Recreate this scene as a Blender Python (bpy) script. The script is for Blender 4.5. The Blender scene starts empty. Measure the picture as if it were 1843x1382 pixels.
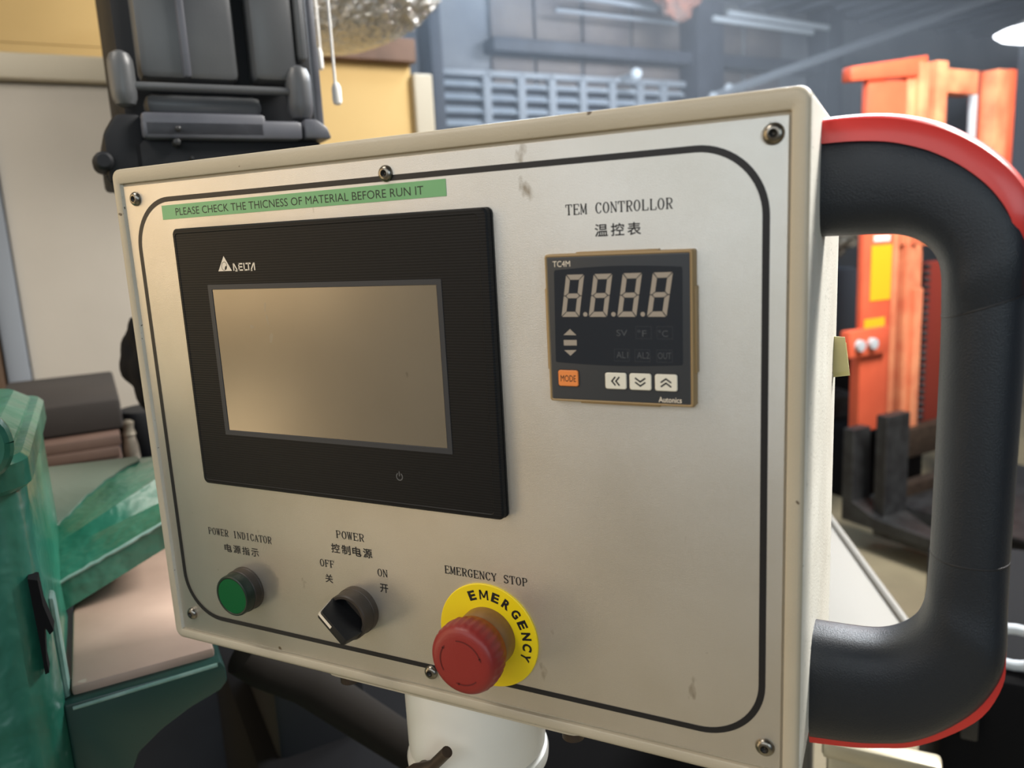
import bpy, bmesh, math, random
from mathutils import Vector, Matrix
random.seed(7)
sc = bpy.context.scene
COL = sc.collection

# ------------------------------------------------------------------ camera
# panel frame in mm (x right, y down, z behind the faceplate) -> world metres
FPX = 1410.88
R3 = [(0.8975, 0.0510, 0.4381), (0.0368, 0.9812, -0.1895), (-0.4395, 0.1862, 0.8787)]
CAMW = Vector((0.4422, -0.3580, 1.3134))
def p2w(v): return Vector((v[0], v[2], -v[1]))
RX, DN, FW = [p2w(r).normalized() for r in R3]
cam = bpy.data.cameras.new('camera'); camo = bpy.data.objects.new('camera', cam); COL.objects.link(camo)
UPV = -DN
camo.matrix_world = Matrix(((RX.x, UPV.x, -FW.x, CAMW.x), (RX.y, UPV.y, -FW.y, CAMW.y), (RX.z, UPV.z, -FW.z, CAMW.z), (0, 0, 0, 1)))
cam.sensor_width = 36; cam.lens = FPX / 1843 * 36
cam.clip_start = 0.02; cam.clip_end = 60
cam.dof.use_dof = True; cam.dof.focus_distance = 0.47; cam.dof.aperture_fstop = 7.5
sc.camera = camo
# ------------------------------------------------------------------ world, lights, exposure
sc.view_settings.view_transform = 'Standard'; sc.view_settings.look = 'None'
sc.view_settings.gamma = 1; sc.view_settings.use_curve_mapping = False
sc.view_settings.exposure = 0.0
w = bpy.data.worlds.new('world'); sc.world = w; w.use_nodes = True
bg = w.node_tree.nodes['Background']; bg.inputs[0].default_value = (0.62, 0.72, 0.9, 1); bg.inputs[1].default_value = 0.16
TH = math.radians(35.5)
UD = Vector((math.sin(TH), math.cos(TH), 0)); VD = Vector((-math.cos(TH), math.sin(TH), 0))
C0 = Vector((CAMW.x, CAMW.y, 0))
def U(u, v, z): return C0 + UD * u + VD * v + Vector((0, 0, z))
def area(name, loc, target, sx, sy, power, col):
    l = bpy.data.lights.new(name, 'AREA'); l.shape = 'RECTANGLE'; l.size = sx; l.size_y = sy; l.energy = power; l.color = col
    o = bpy.data.objects.new(name, l); COL.objects.link(o); o.location = loc
    o.rotation_euler = (Vector(target) - Vector(loc)).to_track_quat('-Z', 'Y').to_euler(); return o
WARM = (1.0, 0.74, 0.44); COOL = (0.72, 0.85, 1.0); NEUT = (1.0, 0.93, 0.82)
area('warm_left_fill', (-1.45, -1.0, 1.7), (0.1, 0, 1.3), 1.5, 1.2, 11, WARM)  # added warm area light for the faceplate's left; no window known there
area('low_left_light', (-1.0, -0.75, 0.75), (0.2, 0, 1.15), 0.5, 0.5, 3.0, (1.0, 0.78, 0.5))
area('rear_fill_light', (0.1, -2.8, 2.5), (0.3, 0, 1.25), 3.0, 1.4, 28, (0.93, 0.97, 1.0))  # added large source, sized to grade the faceplate's reflection
area('front_right_light', (1.7, -1.5, 1.7), (0.4, 0, 1.2), 0.9, 0.9, 9, (0.78, 0.92, 1.0))
area('high_hall_light', (1.9, 1.5, 3.2), (0.45, 0.1, 1.2), 0.9, 0.9, 34, (1.0, 0.96, 0.9)).data.spread = math.radians(80)
area('hall_strip_light', (0.6, 3.0, 2.8), (0.45, 0.1, 1.2), 1.1, 0.5, 26, (0.9, 0.95, 1.0)).data.spread = math.radians(90)
area('office_light', U(0.7, 1.6, 3.0), U(0.6, 2.6, 1.9), 0.7, 0.7, 5.5, (1.0, 0.86, 0.66))
area('left_corner_light', U(-0.7, 0.6, 2.5), U(-0.1, 1.2, 1.0), 0.6, 0.6, 11.5, (1.0, 0.92, 0.82))
area('hall_lamp_far', U(5.5, 5.6, 3.8), U(5.0, 8.0, 2.5), 1.2, 0.5, 90, (0.84, 0.91, 1.0))
area('hall_lamp_near', U(2.6, 4.8, 3.7), U(2.8, 8.0, 3.2), 0.9, 0.5, 40, (0.75, 0.87, 1.0))
area('roof_fill_light', U(5.5, 4.5, 2.0), U(5.5, 5.5, 4.0), 2.4, 2.4, 130, (0.8, 0.9, 1.0))  # added area light that brightens the roof from below
area('forklift_fill_light', U(2.4, 0.6, 2.9), U(3.2, 2.2, 1.3), 0.9, 0.9, 150, (1.0, 0.95, 0.88))  # added area light out of view, brightens the forklift
hl = bpy.data.lights.new('high_bay_lamp', 'POINT'); hl.energy = 20; hl.shadow_soft_size = 0.14; hl.color = (0.72, 0.86, 1.0)
ho = bpy.data.objects.new('high_bay_lamp', hl); COL.objects.link(ho); ho.location = CAMW + (FW + RX * ((930 - 921.5) / FPX) - DN * (860 / FPX)) * 2.5

h2 = bpy.data.lights.new('haze_glow_light', 'POINT'); h2.energy = 95; h2.shadow_soft_size = 0.2; h2.color = (0.62, 0.8, 1.0)
h2o = bpy.data.objects.new('haze_glow_light', h2); COL.objects.link(h2o); h2o.location = CAMW + (FW + RX * ((880 - 921.5) / FPX) - DN * (790 / FPX)) * 4.3  # extra point light added to make the haze glow
# ------------------------------------------------------------------ helpers
def lin(c):
    return tuple(((x / 255) / 12.92 if x / 255 <= 0.04045 else ((x / 255 + 0.055) / 1.055) ** 2.4) for x in c) + (1,)
MATS = {}
def mat(name, col, rough=0.5, metal=0.0, col2=None, nscale=20, namt=0.5, bump=0.0, bscale=200, spots=None, spotscale=60, spotthr=0.72,
        emit=None, estr=1, trans=0, coat=0, spec=0.5, aniso=None, scratch=None, alpha=1):
    m = bpy.data.materials.new(name); m.use_nodes = True; nt = m.node_tree; N = nt.nodes; L = nt.links
    b = N['Principled BSDF']
    b.inputs['Roughness'].default_value = rough; b.inputs['Metallic'].default_value = metal
    b.inputs['Base Color'].default_value = lin(col); b.inputs['Specular IOR Level'].default_value = spec
    if trans: b.inputs['Transmission Weight'].default_value = trans
    if coat: b.inputs['Coat Weight'].default_value = coat; b.inputs['Coat Roughness'].default_value = 0.15
    if alpha < 1: b.inputs['Alpha'].default_value = alpha
    tc = N.new('ShaderNodeTexCoord'); out = None
    if col2 or spots or scratch:
        n = N.new('ShaderNodeTexNoise'); n.inputs['Scale'].default_value = nscale; n.inputs['Detail'].default_value = 6
        L.new(tc.outputs['Object'], n.inputs['Vector'])
        r = N.new('ShaderNodeMapRange'); r.inputs[1].default_value = 0.5 - 0.5 * namt * 0.6; r.inputs[2].default_value = 0.5 + 0.5 * namt * 0.6
        L.new(n.outputs['Fac'], r.inputs[0])
        mx = N.new('ShaderNodeMix'); mx.data_type = 'RGBA'; mx.inputs[6].default_value = lin(col); mx.inputs[7].default_value = lin(col2 or col)
        L.new(r.outputs[0], mx.inputs[0]); out = mx.outputs[2]
        if spots:
            v = N.new('ShaderNodeTexNoise'); v.inputs['Scale'].default_value = spotscale; v.inputs['Detail'].default_value = 2
            L.new(tc.outputs['Object'], v.inputs['Vector'])
            rr = N.new('ShaderNodeMapRange'); rr.inputs[1].default_value = spotthr; rr.inputs[2].default_value = spotthr + 0.03
            L.new(v.outputs['Fac'], rr.inputs[0])
            m2 = N.new('ShaderNodeMix'); m2.data_type = 'RGBA'; m2.inputs[7].default_value = lin(spots)
            L.new(out, m2.inputs[6]); L.new(rr.outputs[0], m2.inputs[0]); out = m2.outputs[2]
        if scratch:
            mp = N.new('ShaderNodeMapping'); mp.inputs['Scale'].default_value = (scratch[1], scratch[1], scratch[2]); L.new(tc.outputs['Object'], mp.inputs['Vector'])
            v = N.new('ShaderNodeTexNoise'); v.inputs['Scale'].default_value = 1; v.inputs['Detail'].default_value = 4
            L.new(mp.outputs[0], v.inputs['Vector'])
            rr = N.new('ShaderNodeMapRange'); rr.inputs[1].default_value = scratch[3]; rr.inputs[2].default_value = scratch[3] + 0.08
            L.new(v.outputs['Fac'], rr.inputs[0])
            m2 = N.new('ShaderNodeMix'); m2.data_type = 'RGBA'; m2.inputs[7].default_value = lin(scratch[0])
            L.new(out, m2.inputs[6]); L.new(rr.outputs[0], m2.inputs[0]); out = m2.outputs[2]
        L.new(out, b.inputs['Base Color'])
    if bump:
        n = N.new('ShaderNodeTexNoise'); n.inputs['Scale'].default_value = bscale; n.inputs['Detail'].default_value = 3
        L.new(tc.outputs['Object'], n.inputs['Vector'])
        bp = N.new('ShaderNodeBump'); bp.inputs['Strength'].default_value = bump; bp.inputs['Distance'].default_value = 0.001 if bscale > 100 else 0.02
        L.new(n.outputs['Fac'], bp.inputs['Height']); L.new(bp.outputs[0], b.inputs['Normal'])
    if emit:
        b.inputs['Emission Color'].default_value = lin(emit); b.inputs['Emission Strength'].default_value = estr
    MATS[name] = m; return m

MB = 0.001
def P(x, y, h=0): return Vector((x * MB, -h * MB, 1.35 - y * MB))       # panel mm, h = height towards the viewer
def W(x, y, z): return Vector((x, y, z))

def newbm(): return bmesh.new()
def bx(bm, fr, a, b, bev=0, seg=2):
    """box between corners a and b of frame fr, edges rounded by bev (metres)"""
    t = bmesh.new()
    xs = (a[0], b[0]); ys = (a[1], b[1]); zs = (a[2], b[2])
    vs = [t.verts.new(fr(x, y, z)) for x in xs for y in ys for z in zs]
    for f in ((0, 1, 3, 2), (4, 6, 7, 5), (0, 4, 5, 1), (2, 3, 7, 6), (0, 2, 6, 4), (1, 5, 7, 3)): t.faces.new([vs[i] for i in f])
    bmesh.ops.recalc_face_normals(t, faces=t.faces)
    if bev: bmesh.ops.bevel(t, geom=list(t.edges), offset=bev, segments=seg, profile=0.5, affect='EDGES', clamp_overlap=True)
    merge(bm, t); return bm
def merge(bm, t):
    me = bpy.data.meshes.new('tmp'); t.to_mesh(me); t.free(); bm.from_mesh(me); bpy.data.meshes.remove(me)
def prism(bm, bot, top, cap=True, bev=0):
    t = bmesh.new(); n = len(bot)
    A = [t.verts.new(p) for p in bot]; B = [t.verts.new(p) for p in top]
    for i in range(n): t.faces.new((A[i], A[(i + 1) % n], B[(i + 1) % n], B[i]))
    if cap: t.faces.new(A[::-1]); t.faces.new(B)
    bmesh.ops.recalc_face_normals(t, faces=t.faces)
    if bev: bmesh.ops.bevel(t, geom=list(t.edges), offset=bev, segments=2, profile=0.5, affect='EDGES', clamp_overlap=True)
    merge(bm, t); return bm
def loft(bm, rings, closed=False, cap=True):
    t = bmesh.new(); R = [[t.verts.new(p) for p in r] for r in rings]; n = len(rings[0])
    for a in range(len(R) - (0 if closed else 1)):
        A = R[a]; B = R[(a + 1) % len(R)]
        for i in range(n): t.faces.new((A[i], A[(i + 1) % n], B[(i + 1) % n], B[i]))
    if cap and not closed: t.faces.new(R[0][::-1]); t.faces.new(R[-1])
    bmesh.ops.recalc_face_normals(t, faces=t.faces); merge(bm, t); return bm
def lathe(bm, fr, cx, cy, prof, n=48, cap=True, wob=None):
    """prof: (radius, height) pairs around an axis through (cx, cy) of frame fr"""
    rings = []
    for r, h in prof:
        rings.append([fr(cx + r * math.cos(2 * math.pi * k / n) * (1 if not wob else wob(k, h)), cy + r * math.sin(2 * math.pi * k / n) * (1 if not wob else wob(k, h)), h) for k in range(n)])
    return loft(bm, rings, cap=cap)
def tube(bm, pts, r, n=10, cap=True):
    pts = [Vector(p) for p in pts]; rings = []
    for i, p in enumerate(pts):
        d = (pts[min(i + 1, len(pts) - 1)] - pts[max(i - 1, 0)]).normalized()
        a = d.cross(Vector((0, 0, 1)));
        if a.length < 0.05: a = d.cross(Vector((1, 0, 0)))
        a.normalize(); b = d.cross(a); rr = r[i] if isinstance(r, (list, tuple)) else r
        rings.append([p + (a * math.cos(2 * math.pi * k / n) + b * math.sin(2 * math.pi * k / n)) * rr for k in range(n)])
    return loft(bm, rings, cap=cap)
def flat(bm, fr, pts, h):
    f = bm.faces.new([bm.verts.new(fr(x, y, h)) for x, y in pts]); return f
ROOT = {}
def empty(name, loc, label=None, cat=None, group=None):
    o = bpy.data.objects.new(name, None); COL.objects.link(o); o.location = loc; o.empty_display_size = 0.05; ROOT[o.name] = Vector(loc)
    if label: o['label'] = label; o['category'] = cat
    if group: o['group'] = group
    return o
def obj(name, bm, m, parent=None, label=None, cat=None, group=None, kind=None, smooth=30):
    me = bpy.data.meshes.new(name); bm.to_mesh(me); bm.free()
    if parent is not None: loc = ROOT[parent.name]
    else:
        xs = [v.co for v in me.vertices]
        loc = Vector(((min(v.x for v in xs) + max(v.x for v in xs)) / 2, (min(v.y for v in xs) + max(v.y for v in xs)) / 2, min(v.z for v in xs)))
    for v in me.vertices: v.co -= loc
    me.materials.append(m)
    if smooth:
        me.shade_smooth(); me.set_sharp_from_angle(angle=math.radians(smooth))
    o = bpy.data.objects.new(name, me); COL.objects.link(o)
    ROOT[o.name] = loc
    if parent is not None: o.parent = parent
    else: o.location = loc
    if label: o['label'] = label
    if cat: o['category'] = cat
    if group: o['group'] = group
    if kind: o['kind'] = kind
    return o
_tc = bpy.data.curves.new('lettering', 'FONT'); _to = bpy.data.objects.new('lettering', _tc); COL.objects.link(_to)
def text(bm, s, x0, x1, y0, y1, h, fr=P, bold=0.0, slant=0, spacing=1.0, xf=None):
    """lettering fitted to the rectangle x0..x1 / y0(top)..y1 on frame fr"""
    _tc.body = s; _tc.offset = bold; _tc.space_character = spacing; _tc.resolution_u = 3
    dg = bpy.context.evaluated_depsgraph_get(); dg.update()
    me = bpy.data.meshes.new_from_object(_to.evaluated_get(dg))
    vs = [v.co.copy() for v in me.vertices]
    a = min(v.x for v in vs); b = max(v.x for v in vs); c = min(v.y for v in vs); d = max(v.y for v in vs)
    out = []
    for v in vs:
        tx = (v.x - a) / (b - a); ty = (v.y - c) / (d - c)
        x = x0 + (x1 - x0) * tx; y = y1 + (y0 - y1) * ty
        x += slant * (y1 - y)
        if xf: x, y = xf(x, y)
        out.append(bm.verts.new(fr(x, y, h)))
    for p in me.polygons:
        try: bm.faces.new([out[i] for i in p.vertices])
        except ValueError: pass
    bpy.data.meshes.remove(me)
# ray helpers: where the picture's pixel meets a plane of the room, for laying out the workshop
def ray(px, py): return FW + RX * ((px - 921.5) / FPX) + DN * ((py - 691) / FPX)
def on(px, py, v=None, u=None, z=None):
    r = ray(px, py)
    if v is not None: t = v / r.dot(VD)
    elif u is not None: t = u / r.dot(UD)
    else: t = (z - CAMW.z) / r.z
    q = r * t; return (q.dot(UD), q.dot(VD), CAMW.z + q.z)

# ------------------------------------------------------------------ materials
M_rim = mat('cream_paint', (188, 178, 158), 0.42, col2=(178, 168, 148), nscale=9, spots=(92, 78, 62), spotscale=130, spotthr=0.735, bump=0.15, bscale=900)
M_side_lit = mat('pitted_cream_lit_side', (232, 230, 220), 0.5, col2=(220, 217, 206), nscale=22, spots=(70, 62, 54), spotscale=330, spotthr=0.70, bump=0.3, bscale=700)  # real pits; the paler cream has the side light put into its colour
M_plate = mat('satin_aluminium', (220, 215, 207), 0.40, metal=0.85, col2=(212, 206, 196), nscale=14, spots=(132, 118, 98), spotscale=75, spotthr=0.735, bump=0.25, bscale=2600,
              scratch=((140, 126, 106), 55, 30, 0.71))
M_ink = mat('black_ink', (22, 22, 26), 0.45)
M_black = mat('black_plastic', (16, 17, 20), 0.5, bump=0.05, bscale=1200)
M_bezel = mat('ribbed_black_plastic', (13, 14, 17), 0.5, spec=0.25)
M_frame = mat('grey_black_frame', (46, 49, 55), 0.45)
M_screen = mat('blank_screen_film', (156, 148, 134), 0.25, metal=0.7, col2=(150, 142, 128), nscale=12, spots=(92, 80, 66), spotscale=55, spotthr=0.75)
M_logo = mat('printed_cream', (228, 216, 198), 0.5)
M_dim = mat('printed_grey', (92, 92, 94), 0.5)
M_green_tape = mat('green_label_tape', (122, 178, 126), 0.38, col2=(116, 172, 120), nscale=20)
M_tapeink = mat('dark_tape_ink', (30, 40, 34), 0.5)
M_steel = mat('screw_steel', (150, 146, 138), 0.28, metal=1.0, col2=(110, 104, 94), nscale=160)
M_socket = mat('screw_socket', (18, 17, 16), 0.6)
M_tan = mat('tan_plastic', (158, 132, 92), 0.5, bump=0.06, bscale=900)
M_cface = mat('navy_grey_face', (52, 56, 62), 0.5)
M_cwin = mat('display_window', (30, 36, 45), 0.3)
M_seg = mat('unlit_segment', (158, 148, 136), 0.5)
M_faint = mat('faint_print', (66, 70, 76), 0.5)
M_orange = mat('orange_key', (232, 138, 70), 0.5)
M_key = mat('pale_key', (226, 222, 208), 0.5)
M_lens = mat('green_lens', (6, 88, 46), 0.5, spec=0.15)
M_lensrim = mat('green_black_collar', (10, 34, 26), 0.4)
M_dustyblack = mat('dusty_black_plastic', (38, 34, 31), 0.5, col2=(64, 54, 44), nscale=60, namt=0.8)
M_yellow = mat('yellow_disc_plastic', (238, 210, 22), 0.42)
M_red = mat('red_button_plastic', (138, 40, 36), 0.42, bump=0.1, bscale=1500)
M_reddark = mat('red_groove', (92, 20, 20), 0.6)
M_amber = mat('brown_collar', (140, 104, 62), 0.4, col2=(122, 88, 52), nscale=40)
M_handle = mat('handle_black', (24, 30, 38), 0.42, spec=0.5, bump=0.3, bscale=1500)
M_handlered = mat('handle_red', (206, 52, 46), 0.38, coat=0.2)
M_white = mat('white_enamel', (240, 237, 228), 0.32, col2=(234, 230, 220), nscale=10, spots=(110, 96, 80), spotscale=60, spotthr=0.75)
M_rust = mat('brown_steel', (74, 62, 52), 0.5, metal=0.4, col2=(54, 44, 38), nscale=70)
M_tag = mat('cream_paper', (214, 206, 150), 0.7)
M_gm = mat('green_machine_paint', (12, 84, 64), 0.3, col2=(54, 120, 102), nscale=9, namt=0.7, coat=0.4, bump=0.35, bscale=22, scratch=((124, 160, 148), 50, 34, 0.70))
M_gmd = mat('dark_green_paint', (30, 58, 54), 0.34, col2=(34, 74, 66), nscale=7, namt=0.8, scratch=((110, 160, 150), 40, 24, 0.68))
M_gmdust = mat('dusty_green_top', (112, 122, 112), 0.6, col2=(96, 116, 106), nscale=8, namt=0.9)
M_brown_top = mat('oily_brown_plate', (190, 164, 148), 0.5, col2=(160, 136, 122), nscale=9, namt=0.9, spots=(196, 180, 164), spotscale=40, spotthr=0.74)
M_edgewear = mat('worn_bare_edge', (150, 176, 170), 0.4, col2=(96, 140, 128), nscale=30)
M_head = mat('black_machine_plastic', (84, 86, 88), 0.4, col2=(68, 70, 74), nscale=7, bump=0.1, bscale=500)
M_headd = mat('black_machine_dark', (22, 24, 28), 0.6, spec=0.3)
M_headflange = mat('grey_black_flange', (88, 90, 98), 0.42, col2=(68, 70, 78), nscale=12)
M_wally = mat('yellow_wall_paint', (220, 188, 128), 0.8, col2=(214, 182, 122), nscale=3)
M_wallg = mat('grey_hall_wall', (124, 126, 130), 0.8, col2=(100, 104, 112), nscale=1.2)
M_wallw = mat('pale_board', (184, 178, 168), 0.6, col2=(176, 170, 160), nscale=3)
M_trimw = mat('pale_trim', (186, 178, 160), 0.5)
M_beam = mat('dark_steel_beam', (52, 56, 66), 0.6, col2=(42, 45, 54), nscale=4)
M_boardb = mat('brown_board', (104, 96, 92), 0.7, col2=(90, 84, 84), nscale=3)
M_lintel = mat('brown_timber', (110, 82, 66), 0.6, col2=(92, 68, 54), nscale=8)
M_slat = mat('louvre_glass', (168, 176, 184), 0.3, col2=(146, 156, 168), nscale=4)
M_wframe = mat('louvre_frame', (128, 134, 142), 0.5)
M_foil = mat('crinkled_foil', (236, 236, 238), 0.22, metal=0.55, col2=(222, 218, 210), nscale=20, bump=1.0, bscale=70)
M_cord = mat('white_cord', (246, 244, 240), 0.6)
M_floor = mat('concrete_floor', (152, 142, 116), 0.6, col2=(120, 112, 92), nscale=3, namt=0.8, bump=0.2, bscale=30)
M_ceil = mat('dark_roof_sheet', (104, 110, 120), 0.6, col2=(84, 92, 104), nscale=1.5)
M_strip = mat('pale_pipe', (188, 196, 204), 0.35)
M_fork = mat('forklift_orange', (230, 106, 74), 0.4, col2=(216, 94, 66), nscale=6)
M_fork2 = mat('forklift_faded_orange', (232, 152, 112), 0.45, col2=(214, 118, 86), nscale=9)
M_forkd = mat('forklift_dark_red', (120, 44, 36), 0.5)
M_iron = mat('dark_iron', (62, 64, 66), 0.45, metal=0.4, col2=(46, 46, 48), nscale=18)
M_ylabel = mat('yellow_label', (242, 182, 36), 0.5)
M_cloth = mat('pale_cloth', (176, 172, 158), 0.9, col2=(110, 108, 102), nscale=9, namt=0.6)
M_blueg = mat('blue_grey_cover', (74, 82, 94), 0.6)
M_rubber = mat('black_rubber', (9, 10, 14), 0.85, spec=0.2)
M_sheet = mat('white_plastic_sheet', (128, 126, 120), 0.6)
M_board = mat('laminated_board', (96, 76, 66), 0.6, col2=(80, 62, 54), nscale=10)
M_boxd = mat('dark_carton', (44, 38, 34), 0.8, col2=(36, 31, 28), nscale=6)
M_wood = mat('dark_wood_post', (80, 60, 42), 0.6)
M_metal = mat('bright_bracket_metal', (176, 168, 146), 0.35, metal=0.4)
M_lamp = mat('lamp_glow', (255, 255, 255), 0.5, emit=(244, 248, 255), estr=6)
M_orgcloth = mat('faded_orange_cloth', (128, 84, 68), 0.9, col2=(96, 80, 74), nscale=10)

# ribs of the bezel plastic: fine horizontal relief
nt = M_bezel.node_tree; b = nt.nodes['Principled BSDF']
tc = nt.nodes.new('ShaderNodeTexCoord'); wv = nt.nodes.new('ShaderNodeTexWave'); wv.bands_direction = 'Z'; wv.inputs['Scale'].default_value = 210
bp = nt.nodes.new('ShaderNodeBump'); bp.inputs['Strength'].default_value = 0.2; bp.inputs['Distance'].default_value = 0.0003
nt.links.new(tc.outputs['Object'], wv.inputs['Vector']); nt.links.new(wv.outputs['Fac'], bp.inputs['Height']); nt.links.new(bp.outputs[0], b.inputs['Normal'])

# ================================================================== STRUCTURE
def room(name, bm, m): return obj(name, bm, m, kind='structure', smooth=0)
room('floor', bx(newbm(), U, (-4, -4, -0.1), (14, 8.4, 0)), M_floor)
cb = newbm(); bx(cb, U, (-5, -7, 4.05), (14, 8.4, 4.15))
ceil = room('ceiling', cb, M_ceil)
for k in range(26):
    a = newbm(); bx(a, U, (1.5 + 0.45 * k, 2.0, 4.0), (1.56 + 0.45 * k, 8.0, 4.05)); obj('ceiling_rib', a, M_ceil, ceil, smooth=0)
ye = on(737, 117, v=2.6)
yl = on(560, 107, v=2.6)
wb = newbm()
bx(wb, U, (-3.5, 2.6, 0), (ye[0], 2.8, ye[2] - 0.002)); bx(wb, U, (-3.5, 2.6, ye[2]), (0.45, 2.8, 4.0))
room('wall_left', wb, M_wally)
t = newbm(); bx(t, U, (0.2, 2.56, ye[2]), (ye[0] + 0.01, 2.84, ye[2] + 0.075), 0.004); room('trim_1', t, M_lintel)
t = newbm(); bx(t, U, (ye[0], 2.575, 0), (ye[0] + 0.07, 2.82, ye[2] - 0.03), 0.006); room('trim_2', t, M_trimw)
# rear of the workshop behind the photographer
room('wall_rear', bx(newbm(), W, (-3.5, -3.6, 0), (3.5, -3.5, 3.4)), M_wallw)
room('wall_side', bx(newbm(), W, (-3.0, -3.5, 0), (-2.9, 0.6, 3.2)), M_wally)

# far hall wall with beams, boards and louvred windows
V8 = 8.0
far = room('wall_far', bx(newbm(), U, (0.5, V8, 0), (14, V8 + 0.2, 4.1)), M_wallg)
def farpart(name, px0, py0, px1, py1, th, m, bev=0.01):
    a = on(px0, py0, v=V8); b_ = on(px1, py1, v=V8)
    zc = sorted((a[2], b_[2])); t = newbm(); bx(t, U, (a[0], V8 - th, zc[0]), (b_[0], V8, zc[1]), bev); return obj(name, t, m, far)
a = on(1222, 40, v=V8); c = on(1268, 40, v=V8)
for (x0, x1) in ((1222, 1268), (1452, 1480), (752, 772)):
    a = on(x0, 100, v=V8)[0]; c = on(x1, 100, v=V8)[0]
    t = newbm(); bx(t, U, (a, V8 - 0.35, 0), (c, V8, 4.05), 0.01); obj('column', t, M_beam, far)
zb = on(1100, 95, v=V8)[2]
t = newbm(); bx(t, U, (on(870, 95, v=V8)[0], V8 - 0.25, zb - 0.12), (13, V8, zb + 0.02), 0.01); obj('beam', t, M_beam, far)
for (x0, x1) in ((880, 955), (960, 1040), (1046, 1128), (1134, 1218), (1272, 1330), (1340, 1400)):
    a = on(x0, 60, v=V8)[0]; c = on(x1, 60, v=V8)[0]
    t = newbm(); bx(t, U, (a, V8 - 0.06, zb + 0.03), (c, V8, zb + 0.52), 0.01); obj('board', t, M_boardb, far)
    t = newbm(); bx(t, U, (a, V8 - 0.05, zb - 0.42), (c, V8, zb - 0.13), 0.01); obj('board', t, M_boardb, far)
cols = [778, 868, 930, 985, 1040, 1093, 1143, 1185, 1270]
ztop = 3.03
for i in range(len(cols) - 1):
    u0 = on(cols[i], 150, v=V8)[0]; u1 = on(cols[i + 1], 150, v=V8)[0]
    e = newbm(); fw = 0.045
    bx(e, U, (u0, V8 - 0.12, 1.9), (u0 + fw, V8, ztop), 0.004); bx(e, U, (u1 - fw, V8 - 0.12, 1.9), (u1, V8, ztop), 0.004)
    bx(e, U, (u0, V8 - 0.12, ztop - 0.03), (u1, V8, ztop + 0.03), 0.004); bx(e, U, (u0, V8 - 0.12, 1.86), (u1, V8, 1.92), 0.004)
    win = obj('window_%d' % (i + 1), e, M_wframe, kind='structure')
    g = newbm(); bx(g, U, (u0 + fw, V8 - 0.008, 1.92), (u1 - fw, V8 - 0.002, ztop)); obj('backing', g, M_beam, win)
    for k in range(8):
        z = ztop - 0.10 - 0.135 * k; s = newbm()
        A = [U(u, v, zz) for u, v, zz in ((u0 + fw, V8 - 0.03, z + 0.035), (u0 + fw, V8 - 0.11, z - 0.035), (u0 + fw, V8 - 0.10, z - 0.042), (u0 + fw, V8 - 0.02, z + 0.028))]
        B = [q + UD * (u1 - u0 - 2 * fw) for q in A]
        prism(s, A, B); obj('louvre_slat', s, M_slat, win, smooth=0)
# a pale board cabinet along the left wall, with a light top trim
pl = on(62, 700, v=2.2)[0]; pz = on(100, 152, v=2.2)[2]; pr = on(560, 300, v=2.2)[0] - 0.25
cab = empty('partition_panel', U((pl + pr) / 2, 2.3, 0), 'large pale grey-white partition panel with cream top rail standing before the yellow wall', 'partition')
t = newbm(); bx(t, U, (pl, 2.2, 0), (pr, 2.4, pz), 0.006); obj('board', t, M_wallw, cab)
t = newbm(); bx(t, U, (pl - 0.4, 2.17, pz + 0.004), (pr, 2.42, pz + 0.062), 0.008); obj('top_rail', t, M_trimw, cab, label='cream top rail')
t = newbm(); bx(t, U, (pl - 0.05, 2.19, 0), (pl - 0.002, 2.41, pz), 0.004); obj('edge_strip', t, M_wframe, cab)
t = newbm(); bx(t, U, (pl - 0.13, 2.17, 0), (pl - 0.055, 2.4, pz), 0.004)
obj('wooden_post', t, M_wood, None, 'dark brown wooden post at the left end of the pale partition', 'post')
t = newbm(); bx(t, U, (pl - 0.75, 2.2, 0), (pl - 0.14, 2.4, pz), 0.004)  # added black block for the darkness here, no known cabinet
obj('cabinet', t, M_rubber, None, 'black block put in for the darkness at the far left edge beyond the wooden post', 'cabinet')

# ================================================================== CONTROL BOX
def rr(x0, x1, y0, y1, r, n=6):
    out = []
    for cx, cy, a0 in ((x1 - r, y0 + r, -90), (x1 - r, y1 - r, 0), (x0 + r, y1 - r, 90), (x0 + r, y0 + r, 180)):
        for k in range(n + 1):
            a = math.radians(a0 + 90 * k / n); out.append((cx + r * math.cos(a), cy + r * math.sin(a)))
    return out
def rings(fr, spec):   # spec: (x0,x1,y0,y1,r,h)
    return [[fr(x, y, s[5]) for x, y in rr(*s[:5])] for s in spec]
BOX = empty('control_box', P(195, 308.5, -80), 'cream steel operator control box with aluminium faceplate, screen, buttons and black side handle', 'control box')
t = newbm()
X0, X1, Y0, Y1 = -18, 407.5, -18, 308.5
loft(t, rings(P, [(X0, X1, Y0, Y1, 6, -168), (X0, X1, Y0, Y1, 6, -1.5), (X0 + .5, X1 - .5, Y0 + .5, Y1 - .5, 6, 0.4), (X0 + 1.8, X1 - 1.8, Y0 + 1.8, Y1 - 1.8, 5, 1.4),
                  (X0 + 3, X1 - 3, Y0 + 3, Y1 - 3, 4, 1.6), (-11.2, 400.2, -9.2, 302.0, 1.2, 1.6), (-10.6, 399.6, -8.6, 301.4, 1.0, 1.2), (-10.4, 399.4, -8.4, 301.2, 1.0, -1.2)]))
hs = obj('housing', t, M_rim, BOX, smooth=50)
hs.data.materials.append(M_side_lit)
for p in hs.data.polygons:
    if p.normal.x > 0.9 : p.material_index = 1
t = newbm(); loft(t, rings(P, [(-9.0, 398.3, -6.8, 299.8, .4, -1.0), (-9.0, 398.3, -6.8, 299.8, .4, -0.15), (-8.8, 398.1, -6.6, 299.6, .4, 0)]))
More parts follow.
